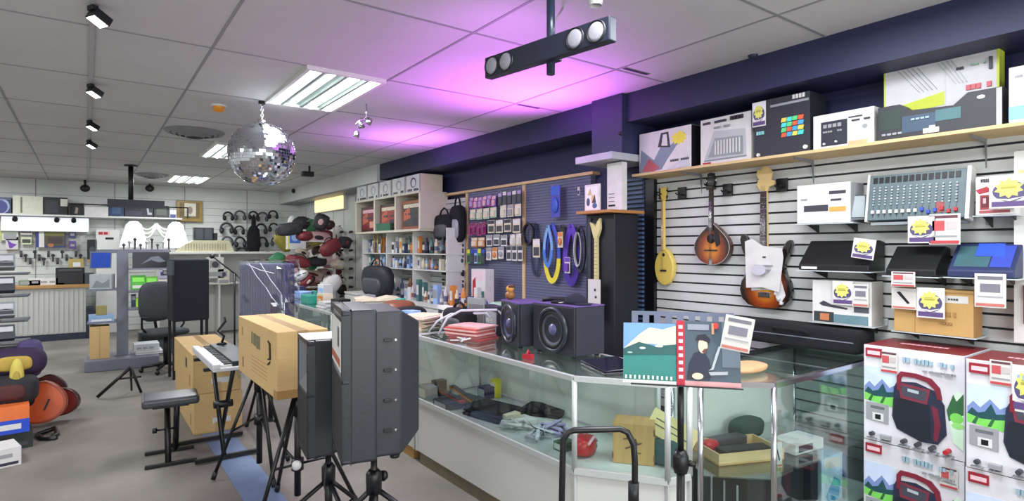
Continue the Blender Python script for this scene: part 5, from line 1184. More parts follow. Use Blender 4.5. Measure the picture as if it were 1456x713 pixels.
for k, (y, x) in enumerate(((3.98, 2.2), (3.52, 2.12), (3.46, 2.5))):
    b = MB(); rg_ = random.Random(40+k); b.tube([(rg_.uniform(-.07, .07), rg_.uniform(-.09, .09), .008+rg_.uniform(0, .03)) for _ in range(9)], .006, [BLACK, WH, BLACK][k], 6)
    tag(b.build('cable_bundle', None, (x, y, .971)), ['loose black cable on the counter edge beside the bent tube frames', 'loose white cable in front of the red magazines', 'loose black cable behind the left subwoofer'][k], 'cable')
odd('black and silver case standing behind the red magazines', 2.52, 3.72, .26, .07, .22, DK, LG, -.2, name='small_case', cat='case')
odd('grey framed panel leaning behind the black camera bag', 2.55, 3.86+.12, .2, .02, .26, LG, plain(120, 116, 118), .2, name='framed_print', cat='print')
# ================= back counter and the things along the back wall
YW_ = 13.96
LIT = mat('lit_white_panel', (235, 238, 250), .6, emit=.6, var=.02)
WOODT = mat('oak_counter_top', (176, 132, 80), .5, var=.12, scale=5, stretch=(1, 8, 1))
t = thing('service_counter', 'long white panelled counter with an oak top along the back wall', 'counter', (-1.5, 13.1, 0))
RIB = WHITE
b = MB(); b.box(-1.6, 0, .12, 1.5, .55, .93, PANEL)
for i in range(44): b.box(-1.59+i*.07, -.012, .14, -1.55+i*.07, 0, .90, PANEL)
b.build('front_panel', t); MB().box(-1.62, -.05, .93, 1.64, .6, .985, WOODT).build('worktop', t, bevel=.006); MB().box(-1.6, -.005, 0, 1.5, .5, .12, plain(40, 48, 66)).build('kick_board', t); MB().box(1.5, -.02, 0, 1.62, .5, .55, plain(34, 38, 56)).build('end_post', t)
# high shelf on the back wall with boxed amplifiers
t = thing('wall_shelf', 'long white shelf high on the back wall, carrying cases', 'shelf', (-.4, 13.66, 2.26)); MB().box(-2.4, 0, -.03, 2.0, .33, 0, WHITE).build('shelf_board', t)
for x in (-2, -1, 0, 1, 1.9): b = MB(); b.prism([(.33, -.03), (.33, -.2), (.05, -.03)], x, x+.01, 'x', ALU); b.build('bracket', t)
def bk(x0, yt, yb, x1, name, label, cat, m, items=(), Y=13.68, z=2.261, d=.26, side=None, grp=None):
    (xc, _, zb), w, h = back_rect(x0, yt, yb, x1, Y)
    return carton(name, label, cat, (xc, Y, z if z is not None else zb), w, d, h, m, items, rz=0, group=grp)
bk(-14, 283, 306, 16, 'drum_case', 'box with a round blue emblem at the left end of the high back shelf', 'box', plain(40, 44, 80), [('e', .45, .45, .48, .5, plain(150, 160, 200)), ('e', .45, .4, .38, .42, plain(50, 54, 120)), ('r', 0, .86, 1, 1, plain(70, 80, 110))])
bk(18, 279, 305, 61, 'white_crate', 'cream cabinet with a dark vertical strip on the high back shelf', 'box', plain(205, 205, 188), [('r', .25, .05, .32, .92, plain(120, 116, 90))])
bk(62, 280, 305, 96, 'amplifier', 'black amplifier with a white note on it, on the high back shelf', 'amplifier', BLACK, [('r', .7, .5, 1, .92, OFFW), ('r', .08, .1, .6, .8, plain(50, 52, 60))])
bk(97, 288, 305, 119, 'amplifier', 'low black amplifier with a pale emblem right of the noted one', 'amplifier', BLACK, [('p', [(.4, .15), (.5, .7), (.65, .6), (.6, .15)], plain(150, 140, 130))])
bk(120, 292, 306, 154, 'white_crate', 'low white box in the middle of the high back shelf', 'box', WH)
bk(155, 287, 306, 176, 'equipment_case', 'navy blue case on the high back shelf beside the ceiling pole', 'case', plain(38, 60, 96), [('r', .2, .2, .8, .8, plain(60, 86, 120))])
bk(177, 289, 306, 218, 'equipment_case', 'long dark case with a pale hook on the high back shelf', 'case', plain(40, 42, 54), [('p', [(.75, .9), (.82, .9), (.86, .4), (.95, .4), (.95, .2), (.8, .2)], plain(170, 175, 180)), ('r', .05, .1, .6, .5, plain(56, 58, 74))])
bk(219, 289, 306, 240, 'equipment_case', 'dark green case near the picture frame on the high back shelf', 'case', plain(48, 56, 50), [('r', .15, .2, .85, .8, plain(86, 92, 84))])
bk(241, 292, 306, 251, 'white_crate', 'narrow white and blue box against the wooden picture frame', 'box', WH, [('r', .1, 0, .9, .35, plain(70, 74, 130))])
tag(MB().cyl((-.25, 13.6, 2.47), (1.7, 13.6, 2.47), .012, BLACK, 8).box(-.25, 13.6, 2.26, -.235, 13.7, 2.48, BLACK).box(1.69, 13.6, 2.26, 1.705, 13.7, 2.48, BLACK).build('rail'), 'thin black rail above the cases on the high back shelf', 'rail')
# picture in gold frame
(xc, _, zb), w, h = back_rect(251, 285, 315, 288, 13.9)
t = thing('picture_frame', 'gold-framed picture with a white centre on the back wall', 'picture', (xc, 13.9, zb)); GOLD = plain(150, 120, 50, .4)
MB().box(-w/2, 0, 0, w/2, .03, h, GOLD).build('frame', t, bevel=.008); art(t, w, h, [('r', .12, .15, .88, .9, plain(116, 96, 46)), ('r', .3, .26, .74, .88, plain(214, 208, 190)), ('e', .52, .55, .1, .18, plain(150, 130, 120))])
# lit white sign band and display boards under the shelf
(xc, _, zb), w, h = back_rect(2, 308, 328, 126, 13.85)
t = thing('light_box', 'glowing white light box under the high back shelf', 'light box', (xc, 13.82, zb)); MB().box(-w/2, .0, 0, w/2, .12, h, LIT).build('diffuser', t, bevel=.004); MB().box(-w/2-.01, .02, -.01, w/2+.01, .14, h+.01, ALU).build('frame', t)
for i, x in enumerate((.15, .62, .82)): MB().cyl((-w/2+x*w, -.01, h*.9), (-w/2+x*w, -.06, h*.75), .04, BLACK, 10).build('lamp_head', t)
def wallpanel(x0, yt, yb, x1, name, label, cat, m, items, Y=13.9, d=.04, **k):
    (xc, _, zb), w, h = back_rect(x0, yt, yb, x1, Y); return carton(name, label, cat, (xc, Y, zb), w, d, h, m, items, rz=0, **k)
wallpanel(51, 325, 352, 93, 'wall_screen', 'dark screen with a blue left border hung under the light box', 'screen', plain(50, 56, 130), [('r', .1, .0, .28, .95, WH), ('r', .28, .08, .98, .96, plain(84, 76, 58)), ('r', .3, .62, .96, .9, plain(110, 112, 50)), ('e', .5, .12, .1, .12, plain(170, 110, 60)), ('r', .4, .2, .9, .55, plain(64, 56, 54))])
wallpanel(0, 322, 342, 26, 'wall_poster', 'pale green and grey poster at the far left of the back wall', 'poster', plain(206, 210, 196), [('r', .2, .1, .9, .5, LG), ('r', .0, .0, .12, 1, plain(180, 190, 120))])
wallpanel(8, 337, 355, 26, 'wall_poster', 'white poster with a purple shape at the far left of the back wall', 'poster', OFFW, [('p', [(.1, .8), (.5, .5), (.9, .4), (.5, .1), (.3, .1)], PURP)])
wallpanel(29, 324, 334, 46, 'wall_sign', 'narrow white panel with a dark bar left of the dark screen', 'sign', OFFW, [('r', .05, .3, .95, .7, BLACK)])
wallpanel(30, 337, 348, 45, 'wall_sign', 'small green and cream panel left of the dark screen', 'sign', plain(196, 204, 170), [('r', .1, .2, .9, .7, plain(60, 70, 60))])
wallpanel(98, 327, 339, 108, 'wall_sign', 'small dark blue panel right of the dark screen', 'sign', plain(60, 60, 100), [('r', .2, .3, .8, .6, LG)])
wallpanel(98, 343, 354, 108, 'wall_sign', 'small purple panel below the dark blue one', 'sign', plain(90, 70, 130), [('r', .2, .3, .8, .6, LG)])
t = wallpanel(136, 322, 470, 170, 'white_cabinet', 'tall white cabinet against the back wall with a red and white sticker', 'cabinet', WHITE, [('r', .08, .945, .6, .985, plain(220, 190, 190)), ('r', .12, .952, .3, .978, RED), ('r', .33, .952, .5, .978, RED), ('r', .4, .905, .75, .925, BLACK), ('r', 0, .0, .02, 1, LG)], Y=13.75, d=.2)
t.location.z = .0
wallpanel(124, 341, 373, 138, 'wall_speaker', 'small black loudspeaker with wood base beside the white cabinet', 'loudspeaker', BLACK, [('e', .5, .5, .3, .2, DGREY), ('r', 0, 0, 1, .12, plain(170, 130, 80))], Y=13.75, d=.18)
# tools hanging on the peg wall above the counter
for k in range(14):
    px = 30+k*6.5; q = onY(px, 357+(k % 3)*5, 13.93); b = MB()
    if k % 2: b.box(-.012, -.02, -.14, .012, 0, 0, BLACK); b.ell((0, -.01, -.02), .03, .012, .03, DK, 8, 6)
    else: b.cyl((0, -.01, -.12), (0, -.01, 0), .02, DGREY, 8); b.box(-.01, -.01, -.02, .01, .03, .0, BLACK)
    tag(b.build('hanging_tool', None, (q.x, 13.93, q.z)), 'small dark tools hanging on the peg wall above the oak counter', 'tool', 'tools on the peg wall')
# on the oak counter
def onc(px, w, h, d, name, label, cat, m, items=(), z=.986, Y=13.2):
    q = onY(px, 400, Y); return carton(name, label, cat, (q.x, Y, z), w, d, h, m, items, rz=0)
onc(100, .42, .30, .3, 'amplifier', 'black cube amplifier on the oak counter', 'amplifier', BLACK, [('r', .08, .1, .92, .7, plain(36, 36, 40)), ('r', .1, .8, .9, .92, DGREY)])
onc(108, .22, .16, .2, 'metal_box', 'small gold and white device on top of the black cube amplifier', 'device', plain(170, 150, 90), [('r', .3, .1, .8, .6, WH)], z=1.288)
onc(42, .30, .09, .2, 'metal_box', 'low green and grey device at the left of the oak counter', 'device', plain(120, 140, 110), [('r', .1, .2, .5, .8, LG)])
onc(66, .5, .12, .12, 'white_crate', 'low white tray of papers on the oak counter', 'tray', WH, greek(.1, .3, .9, .3, LG))
onc(126, .16, .2, .2, 'metal_box', 'dark grey device at the right end of the oak counter', 'device', DGREY)
# white hutch with shelf at eye height
YH = 12.3
t = thing('display_hutch', 'white display hutch with an eye-level top shelf in front of the back wall', 'hutch', (2.05, YH, 0))
MB().box(-1.05, 0, 1.53, 1.15, .5, 1.57, WHITE).build('top_shelf', t, bevel=.004); MB().box(-1.0, .45, 0, 1.1, .5, 1.53, PANEL).build('back_panel', t); MB().box(-1.0, .0, .95, 1.1, .5, .98, WHITE).build('middle_shelf', t)
for x in (-1.0, .0, 1.07): MB().box(x, .0, 0, x+.03, .5, 1.53, WHITE).build('upright', t)
def hut(px, w, h, d, name, label, cat, m, items=(), z=1.571, Y=YH+.1): q = onY(px, 358, Y); return carton(name, label, cat, (q.x, Y, z), w, d, h, m, items, rz=0)
# angled mixer and things on the hutch
q = onY(292, 358, YH+.1); w = 1.0
t = thing('mixing_console', 'cream sloped mixing console on the hutch under the gold-framed picture', 'mixing console', (q.x, YH+.08, 1.571)); CM = plain(186, 180, 150)
b = MB(); b.prism([(-w/2, 0), (w/2, 0), (w*.42, .22), (-w*.2, .22), (-w*.4, .1)], 0, .3, 'y', CM)
for i in range(16): b.box(-w*.34+i*.045, -.004, .03, -w*.34+i*.045+.02, 0, .16, plain(150, 146, 120))
b.build('body', t)
hut(290, .34, .24, .16, 'amplifier', 'small black device standing on the cream mixing console', 'device', plain(34, 44, 46), [('r', .1, .1, .45, .9, DGREY), ('r', .55, .1, .9, .9, DGREY)], z=1.793)
hut(306, .08, .14, .08, 'metal_box', 'tiny black cube right of the device on the cream console', 'device', BLACK, z=1.793)
for k in range(9):
    q = onY(176+k*8, 358, YH+.1); b = MB(); h = .1+.05*(k % 3); b.lathe([(0, 0), (.04, 0), (.03, .02), (.012, .03), (.012, h), (.03, h+.03), (0, h+.06)], [DGREY, LG, BLACK][k % 3], 10)
    tag(b.build('small_stand', None, (q.x, YH+.1, 1.571)), 'small grey and black stands on the hutch shelf', 'stand', 'small stands on the hutch')
# white photographic lamp shades and swag
GLOW = mat('lit_white_shade', (238, 240, 244), .7, emit=.35, var=.02)
for k, (px, lb) in enumerate(((190, 'glowing white lamp shade above the left end of the hutch'), (250, 'glowing white lamp shade above the right end of the hutch, under the picture'))):
    q = onY(px, 318, 12.62); t = thing('lamp', lb, 'lamp', (q.x, 12.62, 1.571)); b = MB(); sg = -1 if k == 0 else 1
    b.lathe([(.06, .56), (.12, .5), (.2, .2), (.22, .08)], GLOW, 18, smooth=True); b.build('lamp_shade', t); MB().cyl((0, 0, 0), (0, 0, .5), .015, WHITE, 8).build('stem', t); b = MB(); b.lathe([(0, 0), (.12, 0), (.12, .02), (0, .03)], WHITE, 16); b.build('base', t)
t = thing('fabric_swag', 'white draped fabric hanging in swags between the two glowing lamp shades', 'drape', (0, 0, 0))
for k in range(2):
    a, c = onY(195+k*27, 318, 13.3), onY(222+k*27, 318, 13.3); b = MB()
    for j in range(3):
        pts = [(a.x+(c.x-a.x)*i/10, 13.3-.01*j, a.z-.03*j-(.12+.05*j)*math.sin(PI*i/10)) for i in range(11)]; b.tube(pts, .022, OFFW, 6)
    b.build('hanging_fold', t)
# papers and yellow cards under the hutch shelf
for k, (px, py, w, h, m, m2, lb) in enumerate(((240, 392, .2, .28, OFFW, YEL, 'white sheet with a yellow figure under the hutch shelf'), (232, 400, .14, .2, plain(200, 196, 220), plain(90, 80, 150), 'white and violet card under the hutch shelf'), (306, 396, .3, .4, OFFW, LG, 'white notice at the right of the hutch'), (318, 405, .2, .3, plain(210, 205, 190), LG, 'cream notice at the right end of the hutch'))):
    q = onY(px, py, YH-.02); carton('hanging_notice', lb, 'notice', (q.x, YH-.03, q.z), w, .005, h, m, [('r', .2, .5, .8, .85, m2), ('e', .5, .65, .2, .15, INK), ('r', .1, .1, .9, .3, LG)], rz=0)

# ================= headphones on the back wall
def headphones(px, py, s, label, m):
    q = onY(px, py, 13.9); t = thing('headphones', label, 'headphones', (q.x, 13.88, q.z), RB(.4), 'headphones hanging on the back wall')
    b = MB(); b.tube([(s*math.cos(a), 0, s*math.sin(a)) for a in [PI*(-.12+1.24*i/12) for i in range(13)]], s*.2, m, 8); b.build('headband', t)
    for sx in (-1, 1): b = MB(); b.ell((sx*s*.85, -.02, -s*.42), s*.42, s*.4, s*.62, m, 12, 8); b.build('ear_cup', t)
HP = [(324, 306), (341, 305), (322, 323), (340, 326), (323, 342), (341, 343), (360, 305), (373, 307), (371, 324), (389, 322), (357, 345), (373, 343), (388, 304), (324, 360), (343, 358), (381, 362), (392, 342), (358, 364)]
HL = ['top left', 'top row second', 'second row left', 'second row second', 'third row left', 'third row second', 'top row third', 'top row fourth', 'second row fourth', 'second row right', 'third row third', 'third row fourth', 'top right', 'bottom row left', 'bottom row second', 'bottom row fourth', 'third row right', 'bottom row third']
for k, (px, py) in enumerate(HP):
    headphones(px, py+2, .092+.01*(k % 3), 'dark headphones hanging on the back wall, %s of the set' % HL[k], [BLACK, DGREY, plain(44, 44, 52)][k % 3])
q = onY(358, 330, 13.9); t = thing('guitar_bag', 'tall narrow black instrument bag hanging among the headphones', 'bag', (q.x, 13.72, q.z-.5)); b = MB(); b.ell((0, 0, .3), .14, .05, .34, CLOTH, 14, 10, .02, .8); b.ell((0, 0, .68), .05, .03, .2, CLOTH, 10, 8); b.build('body', t)
# ================= pile of bags, gloves and straps in the far corner
tb = thing('display_rack', 'white metal rack loaded with soft bags in the far right corner', 'rack', (3.1, 11.0, 0), RZ)
for x in (-.9, .9): MB().box(x-.02, .4, 0, x+.02, .44, 2.0, WHITE).build('upright', tb)
for z in (.95, 1.35, 1.75): MB().box(-.9, 0, z, .9, .45, z+.02, WHITE).build('shelf_board', tb)
cols = {'maroon': plain(104, 30, 38, .6), 'cream': plain(206, 190, 170, .8), 'rose': plain(190, 150, 150, .8), 'brown': plain(110, 66, 46, .6), 'black': plain(34, 32, 38, .7), 'olive': plain(150, 140, 60, .7), 'green': plain(40, 110, 70, .7), 'white': WH, 'dark brown': plain(60, 36, 30, .6)}
rg = random.Random(21)
PILE = [(470, 352, 'maroon', .2, .12), (452, 338, 'rose', .22, .1), (438, 350, 'cream', .25, .08), (424, 372, 'maroon', .22, .09), (470, 372, 'rose', .16, .12), (484, 392, 'maroon', .12, .16), (452, 372, 'black', .16, .09), (446, 390, 'cream', .26, .07), (428, 392, 'white', .12, .08), (410, 400, 'cream', .26, .06),
        (402, 412, 'dark brown', .2, .07), (424, 410, 'white', .16, .09), (445, 408, 'brown', .18, .1), (460, 400, 'olive', .09, .12), (395, 372, 'green', .16, .14), (402, 345, 'olive', .1, .2), (412, 326, 'black', .2, .1), (428, 318, 'black', .16, .12), (442, 322, 'green', .14, .12), (456, 316, 'black', .12, .14), (464, 335, 'maroon', .2, .1),
        (480, 330, 'white', .12, .1), (490, 345, 'black', .1, .1), (436, 372, 'dark brown', .16, .08), (470, 405, 'white', .2, .14), (392, 392, 'white', .16, .12), (486, 412, 'black', .1, .1), (415, 388, 'rose', .14, .07), (456, 356, 'dark brown', .16, .08), (478, 360, 'black', .1, .1), (440, 400, 'black', .12, .06), (462, 388, 'rose', .14, .07),
        (433, 336, 'maroon', .14, .08), (448, 345, 'olive', .1, .06), (475, 344, 'cream', .1, .1), (460, 364, 'white', .1, .05), (444, 378, 'green', .08, .08), (492, 372, 'maroon', .08, .12), (416, 378, 'dark brown', .16, .06), (405, 384, 'maroon', .1, .07), (434, 400, 'maroon', .12, .06), (452, 398, 'rose', .1, .05), (412, 410, 'brown', .12, .05), (480, 376, 'cream', .1, .07), (468, 320, 'dark brown', .1, .09), (448, 330, 'cream', .1, .06), (430, 360, 'cream', .12, .06), (480, 402, 'brown', .1, .08), (418, 418, 'black', .2, .04), (458, 414, 'cream', .16, .06)]
used_ = set()
for k, (px, py, c, rx, rz_) in enumerate(PILE):
    Y = 9.5+.245*((k*3) % 8); q = onY(px, py, Y)
    up = sorted((abs(p[0]-px)+abs(p[1]-py), p[2], 'below' if p[1] < py-6 else 'above' if p[1] > py+6 else 'beside') for p in PILE if p is not PILE[k])
    lab = None
    for a_ in range(12):
        for b2 in range(a_+1, 16):
            l_ = '%s soft bag %s the %s one and %s the %s one in the corner heap' % (c, up[a_][2], up[a_][1], up[b2][2], up[b2][1])
            if l_ not in used_ and len(l_.split()) <= 16: lab = l_; break
        if lab: break
    if not lab:
        lab = '%s soft bag in the corner heap, below the %s one beside the %s one' % (c, up[1][1], up[2][1]); z_ = 0
        while lab in used_ and z_ < 20: z_ += 1; lab = '%s soft bag in the corner heap, beside the %s, %s and %s ones' % (c, up[z_ % 4][1], up[z_ % 7+1][1], up[z_+2][1])
    used_.add(lab)
    b = MB(); random.seed(k*3+1); e_ = (.75, .5, .9)[k % 3]
    b.ell((0, 0, 0), rx, .11, rz_, cols[c], 14, 9, .10, e_)
    if k % 3 == 0: b.tube([(-rx*.6, 0, rz_*.5), (-rx*.2, -.05, rz_*1.5), (rx*.3, -.04, rz_*1.4), (rx*.6, 0, rz_*.5)], .012, cols['black'] if c != 'black' else cols['cream'], 5)
    if k % 3 == 1: b.box(-rx*.5, -.125, -rz_*.5, rx*.4, -.09, rz_*.4, cols[['cream', 'black', 'maroon', 'white', 'rose'][k % 5]])
    if k % 3 == 2: b.tube([(-rx*.9, -.06, 0), (0, -.115, rz_*.3), (rx*.9, -.06, 0)], .014, cols[['black', 'cream', 'brown', 'white'][k % 4]], 5)
    o = b.build('soft_bag', None, (q.x, Y, q.z), (0, rg.uniform(-.8, .6), rg.uniform(-.4, .4)), sub=1)
    tag(o, lab, 'bag', 'soft bags heaped on the corner rack')
q = onY(415, 345, 10.4); carton('poster_box', 'blue and white printed box in the heap on the corner rack', 'box', (q.x, 10.1, q.z-.12), .30, .12, .34, WH, [('r', .1, .3, .7, .95, plain(70, 110, 190)), ('e', .4, .6, .2, .2, plain(150, 180, 220)), ('r', 0, 0, .06, 1, YEL)], rz=0)
q = onY(418, 316, 10.4); t = thing('mannequin_head', 'white mannequin head above the heap on the corner rack', 'mannequin head', (q.x, 10.5, q.z-.14)); b = MB(); b.ell((0, 0, .14), .075, .09, .12, WH, 14, 10); b.lathe([(0, -.1), (.07, -.1), (.05, 0), (.045, .08)], WH, 14); b.build('head', t)
q = onY(452, 300, 10.4)
# warm lit sign near the corner
a, c = onX(452, 292, 4.0), onX(492, 265, 4.0)
WARM = mat('warm_lit_panel', (255, 226, 160), .6, emit=1.2, var=.02)
t = thing('light_box', 'warm yellow glowing light box on the wall above the heap of bags', 'light box', (3.93, (a.y+c.y)/2, 2.40), RZ); w = abs(a.y-c.y); MB().box(-w/2, 0, 0, w/2, .1, .26, WARM).build('diffuser', t, bevel=.004); MB().box(-w/2-.01, .02, -.01, w/2+.01, .11, .27, WHITE).build('frame', t)

# ================= tall dark upright things and chair behind the keyboard
YB2 = 8.3
q = onY(272, 470, YB2); t = thing('equipment_case', 'tall black upright flight case behind the stacked cardboard boxes', 'case', (q.x, YB2, 0), .1)
w, h = .42, 1.50
MB().box(-w/2, 0, .72, w/2, .3, h, mat('black_case_cloth', (24, 25, 36), .8, var=.2, scale=18)).build('body', t, bevel=.02); MB().box(-w/2-.004, .0, 1.3, -w/2+.05, .29, 1.48, DGREY).build('edge_strip', t)
for sx in (-1, 1):
    for y in (.03, .27): MB().box(sx*w*.44-.015, y-.015, 0, sx*w*.44+.015, y+.015, .74, BLK2).build('leg', t)
t = thing('microphone_stand', 'black boom microphone stand behind the wrapped loudspeaker', 'stand', (q.x+.52, YB2+.1, 0)); MB().cyl((0, 0, 0), (0, 0, 1.3), .012, BLK2, 8).build('pole', t); MB().tube([(-.25, 0, 1.52), (0, 0, 1.3), (.12, 0, 1.18)], .01, BLK2, 6).build('boom_arm', t); b = MB(); b.lathe([(0, 0), (.14, 0), (.14, .015), (0, .03)], BLK2, 20); b.build('base', t); b = MB(); b.ell((-.27, 0, 1.53), .03, .03, .03, BLACK); b.build('microphone', t)
q = onY(236, 470, 9.0); t = thing('office_chair', 'dark grey swivel chair between the display tower and the tall black case', 'chair', (q.x, 9.0, 0), .5)
GC = plain(56, 60, 64, .8)
b = MB(); b.ell((0, .2, .92), .24, .05, .27, GC, 16, 10, 0, .6); b.build('backrest', t); b = MB(); b.ell((0, 0, .52), .25, .24, .05, GC, 16, 8, 0, .6); b.build('seat', t); MB().cyl((0, 0, .1), (0, 0, .5), .03, BLACK, 10).build('gas_lift', t); MB().tube([(0, .2, .55), (0, .24, .7), (0, .24, .9)], .02, BLACK, 6).build('back_support', t)
for k in range(5): a = 2*PI*k/5; l = MB().tube([(0, 0, .1), (.28*math.cos(a), .28*math.sin(a), .07)], .018, BLACK, 6).build('leg', t); MB().ell((.28*math.cos(a), .28*math.sin(a), .03), .03, .03, .03, BLACK, 10, 6).build('caster', l)
for sx in (-1, 1): MB().tube([(sx*.24, .05, .54), (sx*.29, .05, .6), (sx*.29, .05, .74), (sx*.29, -.12, .74)], .015, BLACK, 6).build('armrest', t)

# ================= grey display tower
YG = 9.75
t = thing('display_tower', 'grey metal display tower with shelves on both sides standing on the carpet', 'display stand', (.42, YG, 0), -.05)
GM = mat('grey_blue_metal', (112, 114, 128), .45, var=.05)
MB().box(-.42, -.32, 0, .42, .32, .15, GM).build('base', t, bevel=.01); MB().box(-.075, -.06, .15, .06, .06, 1.60, GM).build('upright', t, bevel=.004); MB().box(-.3, -.05, 1.57, .55, .05, 1.62, GM).build('top_board', t)
for z in (.78, 1.02, 1.34): MB().box(.06, -.20, z, .56, .22, z+.02, GM).build('shelf_board', t)
for z in (.62, 1.06): MB().box(-.40, -.18, z, -.075, .2, z+.02, GM).build('shelf_board', t)
def gt(dx, dy, z, w, d, h, name, label, cat, m, items=(), rz=0, tilt=0, up=0):
    o = carton(name, label, cat, (.42+dx, YG+dy, z+up), w, d, h, m, items, rz=rz); o.rotation_euler.x = tilt; return o
gt(-.26, -.15, 1.365, .24, .02, .23, 'tablet', 'bright blue screen tablet on top left of the display tower', 'tablet', plain(110, 120, 140), [('r', .06, .06, .94, .94, plain(50, 84, 190))], rz=.1, tilt=.25)
gt(-.26, -.15, 1.084, .25, .22, .20, 'plastic_tub', 'clear grey plastic tub of items on the left shelf of the display tower', 'tub', plain(160, 166, 170), [('p', [(.1, .1), (.3, .6), (.6, .4), (.9, .7), (.9, .1)], plain(120, 126, 130))], rz=-.2, tilt=0)
gt(-.25, -.14, .642, .28, .24, .09, 'plastic_tub', 'pale blue tray of cards on the low left shelf of the display tower', 'tray', plain(130, 160, 196), [('r', .1, .1, .9, .4, WH)])
gt(-.25, -.14, .735, .12, .12, .12, 'metal_box', 'small olive figure on the pale blue tray of the display tower', 'ornament', plain(140, 130, 80))
gt(-.27, -.18, .152, .22, .3, .43, 'cardboard_box', 'upright brown cardboard box on the base of the display tower', 'cardboard box', CARD, [('r', .47, 0, .53, 1, TAPE)])
gt(.30, -.16, .152, .32, .3, .045, 'leaflet_stack', 'lower white leaflet pack on the base of the display tower', 'leaflets', WH, [('r', .0, .4, 1, .6, LG)])
gt(.27, -.16, .198, .30, .3, .10, 'leaflet_stack', 'white and grey leaflet box on the base of the display tower', 'leaflets', plain(190, 194, 198), greek(.1, .3, .9, .3, LG))
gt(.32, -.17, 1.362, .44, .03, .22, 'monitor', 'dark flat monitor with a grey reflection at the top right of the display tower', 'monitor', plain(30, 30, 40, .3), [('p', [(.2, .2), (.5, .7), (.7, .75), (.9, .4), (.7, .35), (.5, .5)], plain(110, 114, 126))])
for k, (dx, z, w, h, m, lb) in enumerate(((.17, 1.042, .17, .2, plain(80, 170, 60), 'bright green packet on the upper right shelf of the display tower'), (.33, 1.042, .14, .18, plain(110, 190, 70), 'second green packet on the upper right shelf, beside the first'), (.475, 1.042, .14, .13, plain(220, 210, 190), 'cream packet at the end of the upper right shelf of the tower'), (.27, .802, .26, .13, plain(170, 220, 50), 'lime green wide packet on the lower right shelf of the tower'), (.49, .802, .16, .1, plain(60, 64, 72), 'dark box at the end of the lower right shelf of the tower'), (.115, .802, .05, .18, plain(40, 60, 90), 'navy blue narrow packet by the upright of the tower'))):
    gt(dx, -.16, z, w, .1, h, 'product_packet', lb, 'packet', m, [('r', .1, .55, .9, .85, plain(min(255, 140), 230, 90) if k < 2 else LG), ('r', .1, .1, .9, .3, WH if k < 4 else DK)], tilt=-.1, up=.02)
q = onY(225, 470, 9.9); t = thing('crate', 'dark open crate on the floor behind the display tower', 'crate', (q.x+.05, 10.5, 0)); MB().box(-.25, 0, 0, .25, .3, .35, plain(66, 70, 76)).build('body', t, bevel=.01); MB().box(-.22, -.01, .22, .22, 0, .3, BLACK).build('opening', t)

# ================= left edge: rack of silver boxes, guitars and bags on the floor
YR = 6.9
t = thing('product_rack', 'dark rack of tilted silver boxes at the left edge', 'rack', (-.64, YR, 0)); MB().box(-.1, .05, 0, .0, .15, 1.62, DGREY).build('upright', t); MB().box(-.5, -.25, .70, .24, .3, .74, GM).build('base_shelf', t, bevel=.004)
for z in (.78, .98, 1.2, 1.4): b = MB(); b.box(-.34, -.16, z, .22, .2, z+.012, DGREY); b.build('shelf_board', t, rot=(0, 0, 0))
for x in (-.45, .2):
    for y in ((-.2, .25) if x < 0 else (.25,)): MB().box(x-.015, y-.015, 0, x+.015, y+.015, .70, DGREY).build('leg', t)
SILV = mat('silver_card', (150, 154, 160), .4, .3, var=.15, scale=14)
k = 0
for j, z in enumerate((.80, 1.0, 1.22, 1.42)):
    for i in range(3):
        lb = 'silver tilted box, %s of three on the %s shelf of the left rack' % (['first', 'second', 'last'][i], ['lowest', 'second', 'third', 'top'][j])
        o = carton('silver_box', lb, 'box', (-.86+.15*i, YR-.2-.02*i, z+.05), .128, .10, .125, SILV if (i+j) % 2 else DGREY, [('r', .08, .1, .92, .35, plain(60, 62, 68)), ('r', .1, .5, .9, .85, plain(196, 198, 202)), ('p', [(.1, .38), (.5, .48), (.9, .38), (.5, .42)], BLACK)], rz=.35-.1*i); o.rotation_euler.x = -.35; k += 1
def flat_guitar(label, loc, rz, tilt, col1, col2, s=1.0):
    t = thing('electric_guitar', label, 'electric guitar', loc, rz); t.rotation_euler = (tilt, 0, rz)
    o = [(x*s, z*s) for x, z in half+lefth]
    b = MB(); b.prism(o, 0, .045, 'y', col1); b.build('body', t, bevel=.008); MB().box(-.06*s, -.004, .1*s, .06*s, 0, .3*s, col2).build('pickguard', t)
    b = MB(); b.prism([(-.025*s, .33*s), (.025*s, .33*s), (.02*s, .82*s), (-.02*s, .82*s)], -.02, .0, 'y', ROSE); b.build('neck', t); MB().prism([(-.022, .82*s), (.022, .82*s), (.05, .9*s), (.02, 1.0*s), (-.03, .98*s)], -.01, .005, 'y', MAPLE).build('headstock', t)
    strings(t, 0, .1*s, .85*s, -.024, 6, .007)
    return t
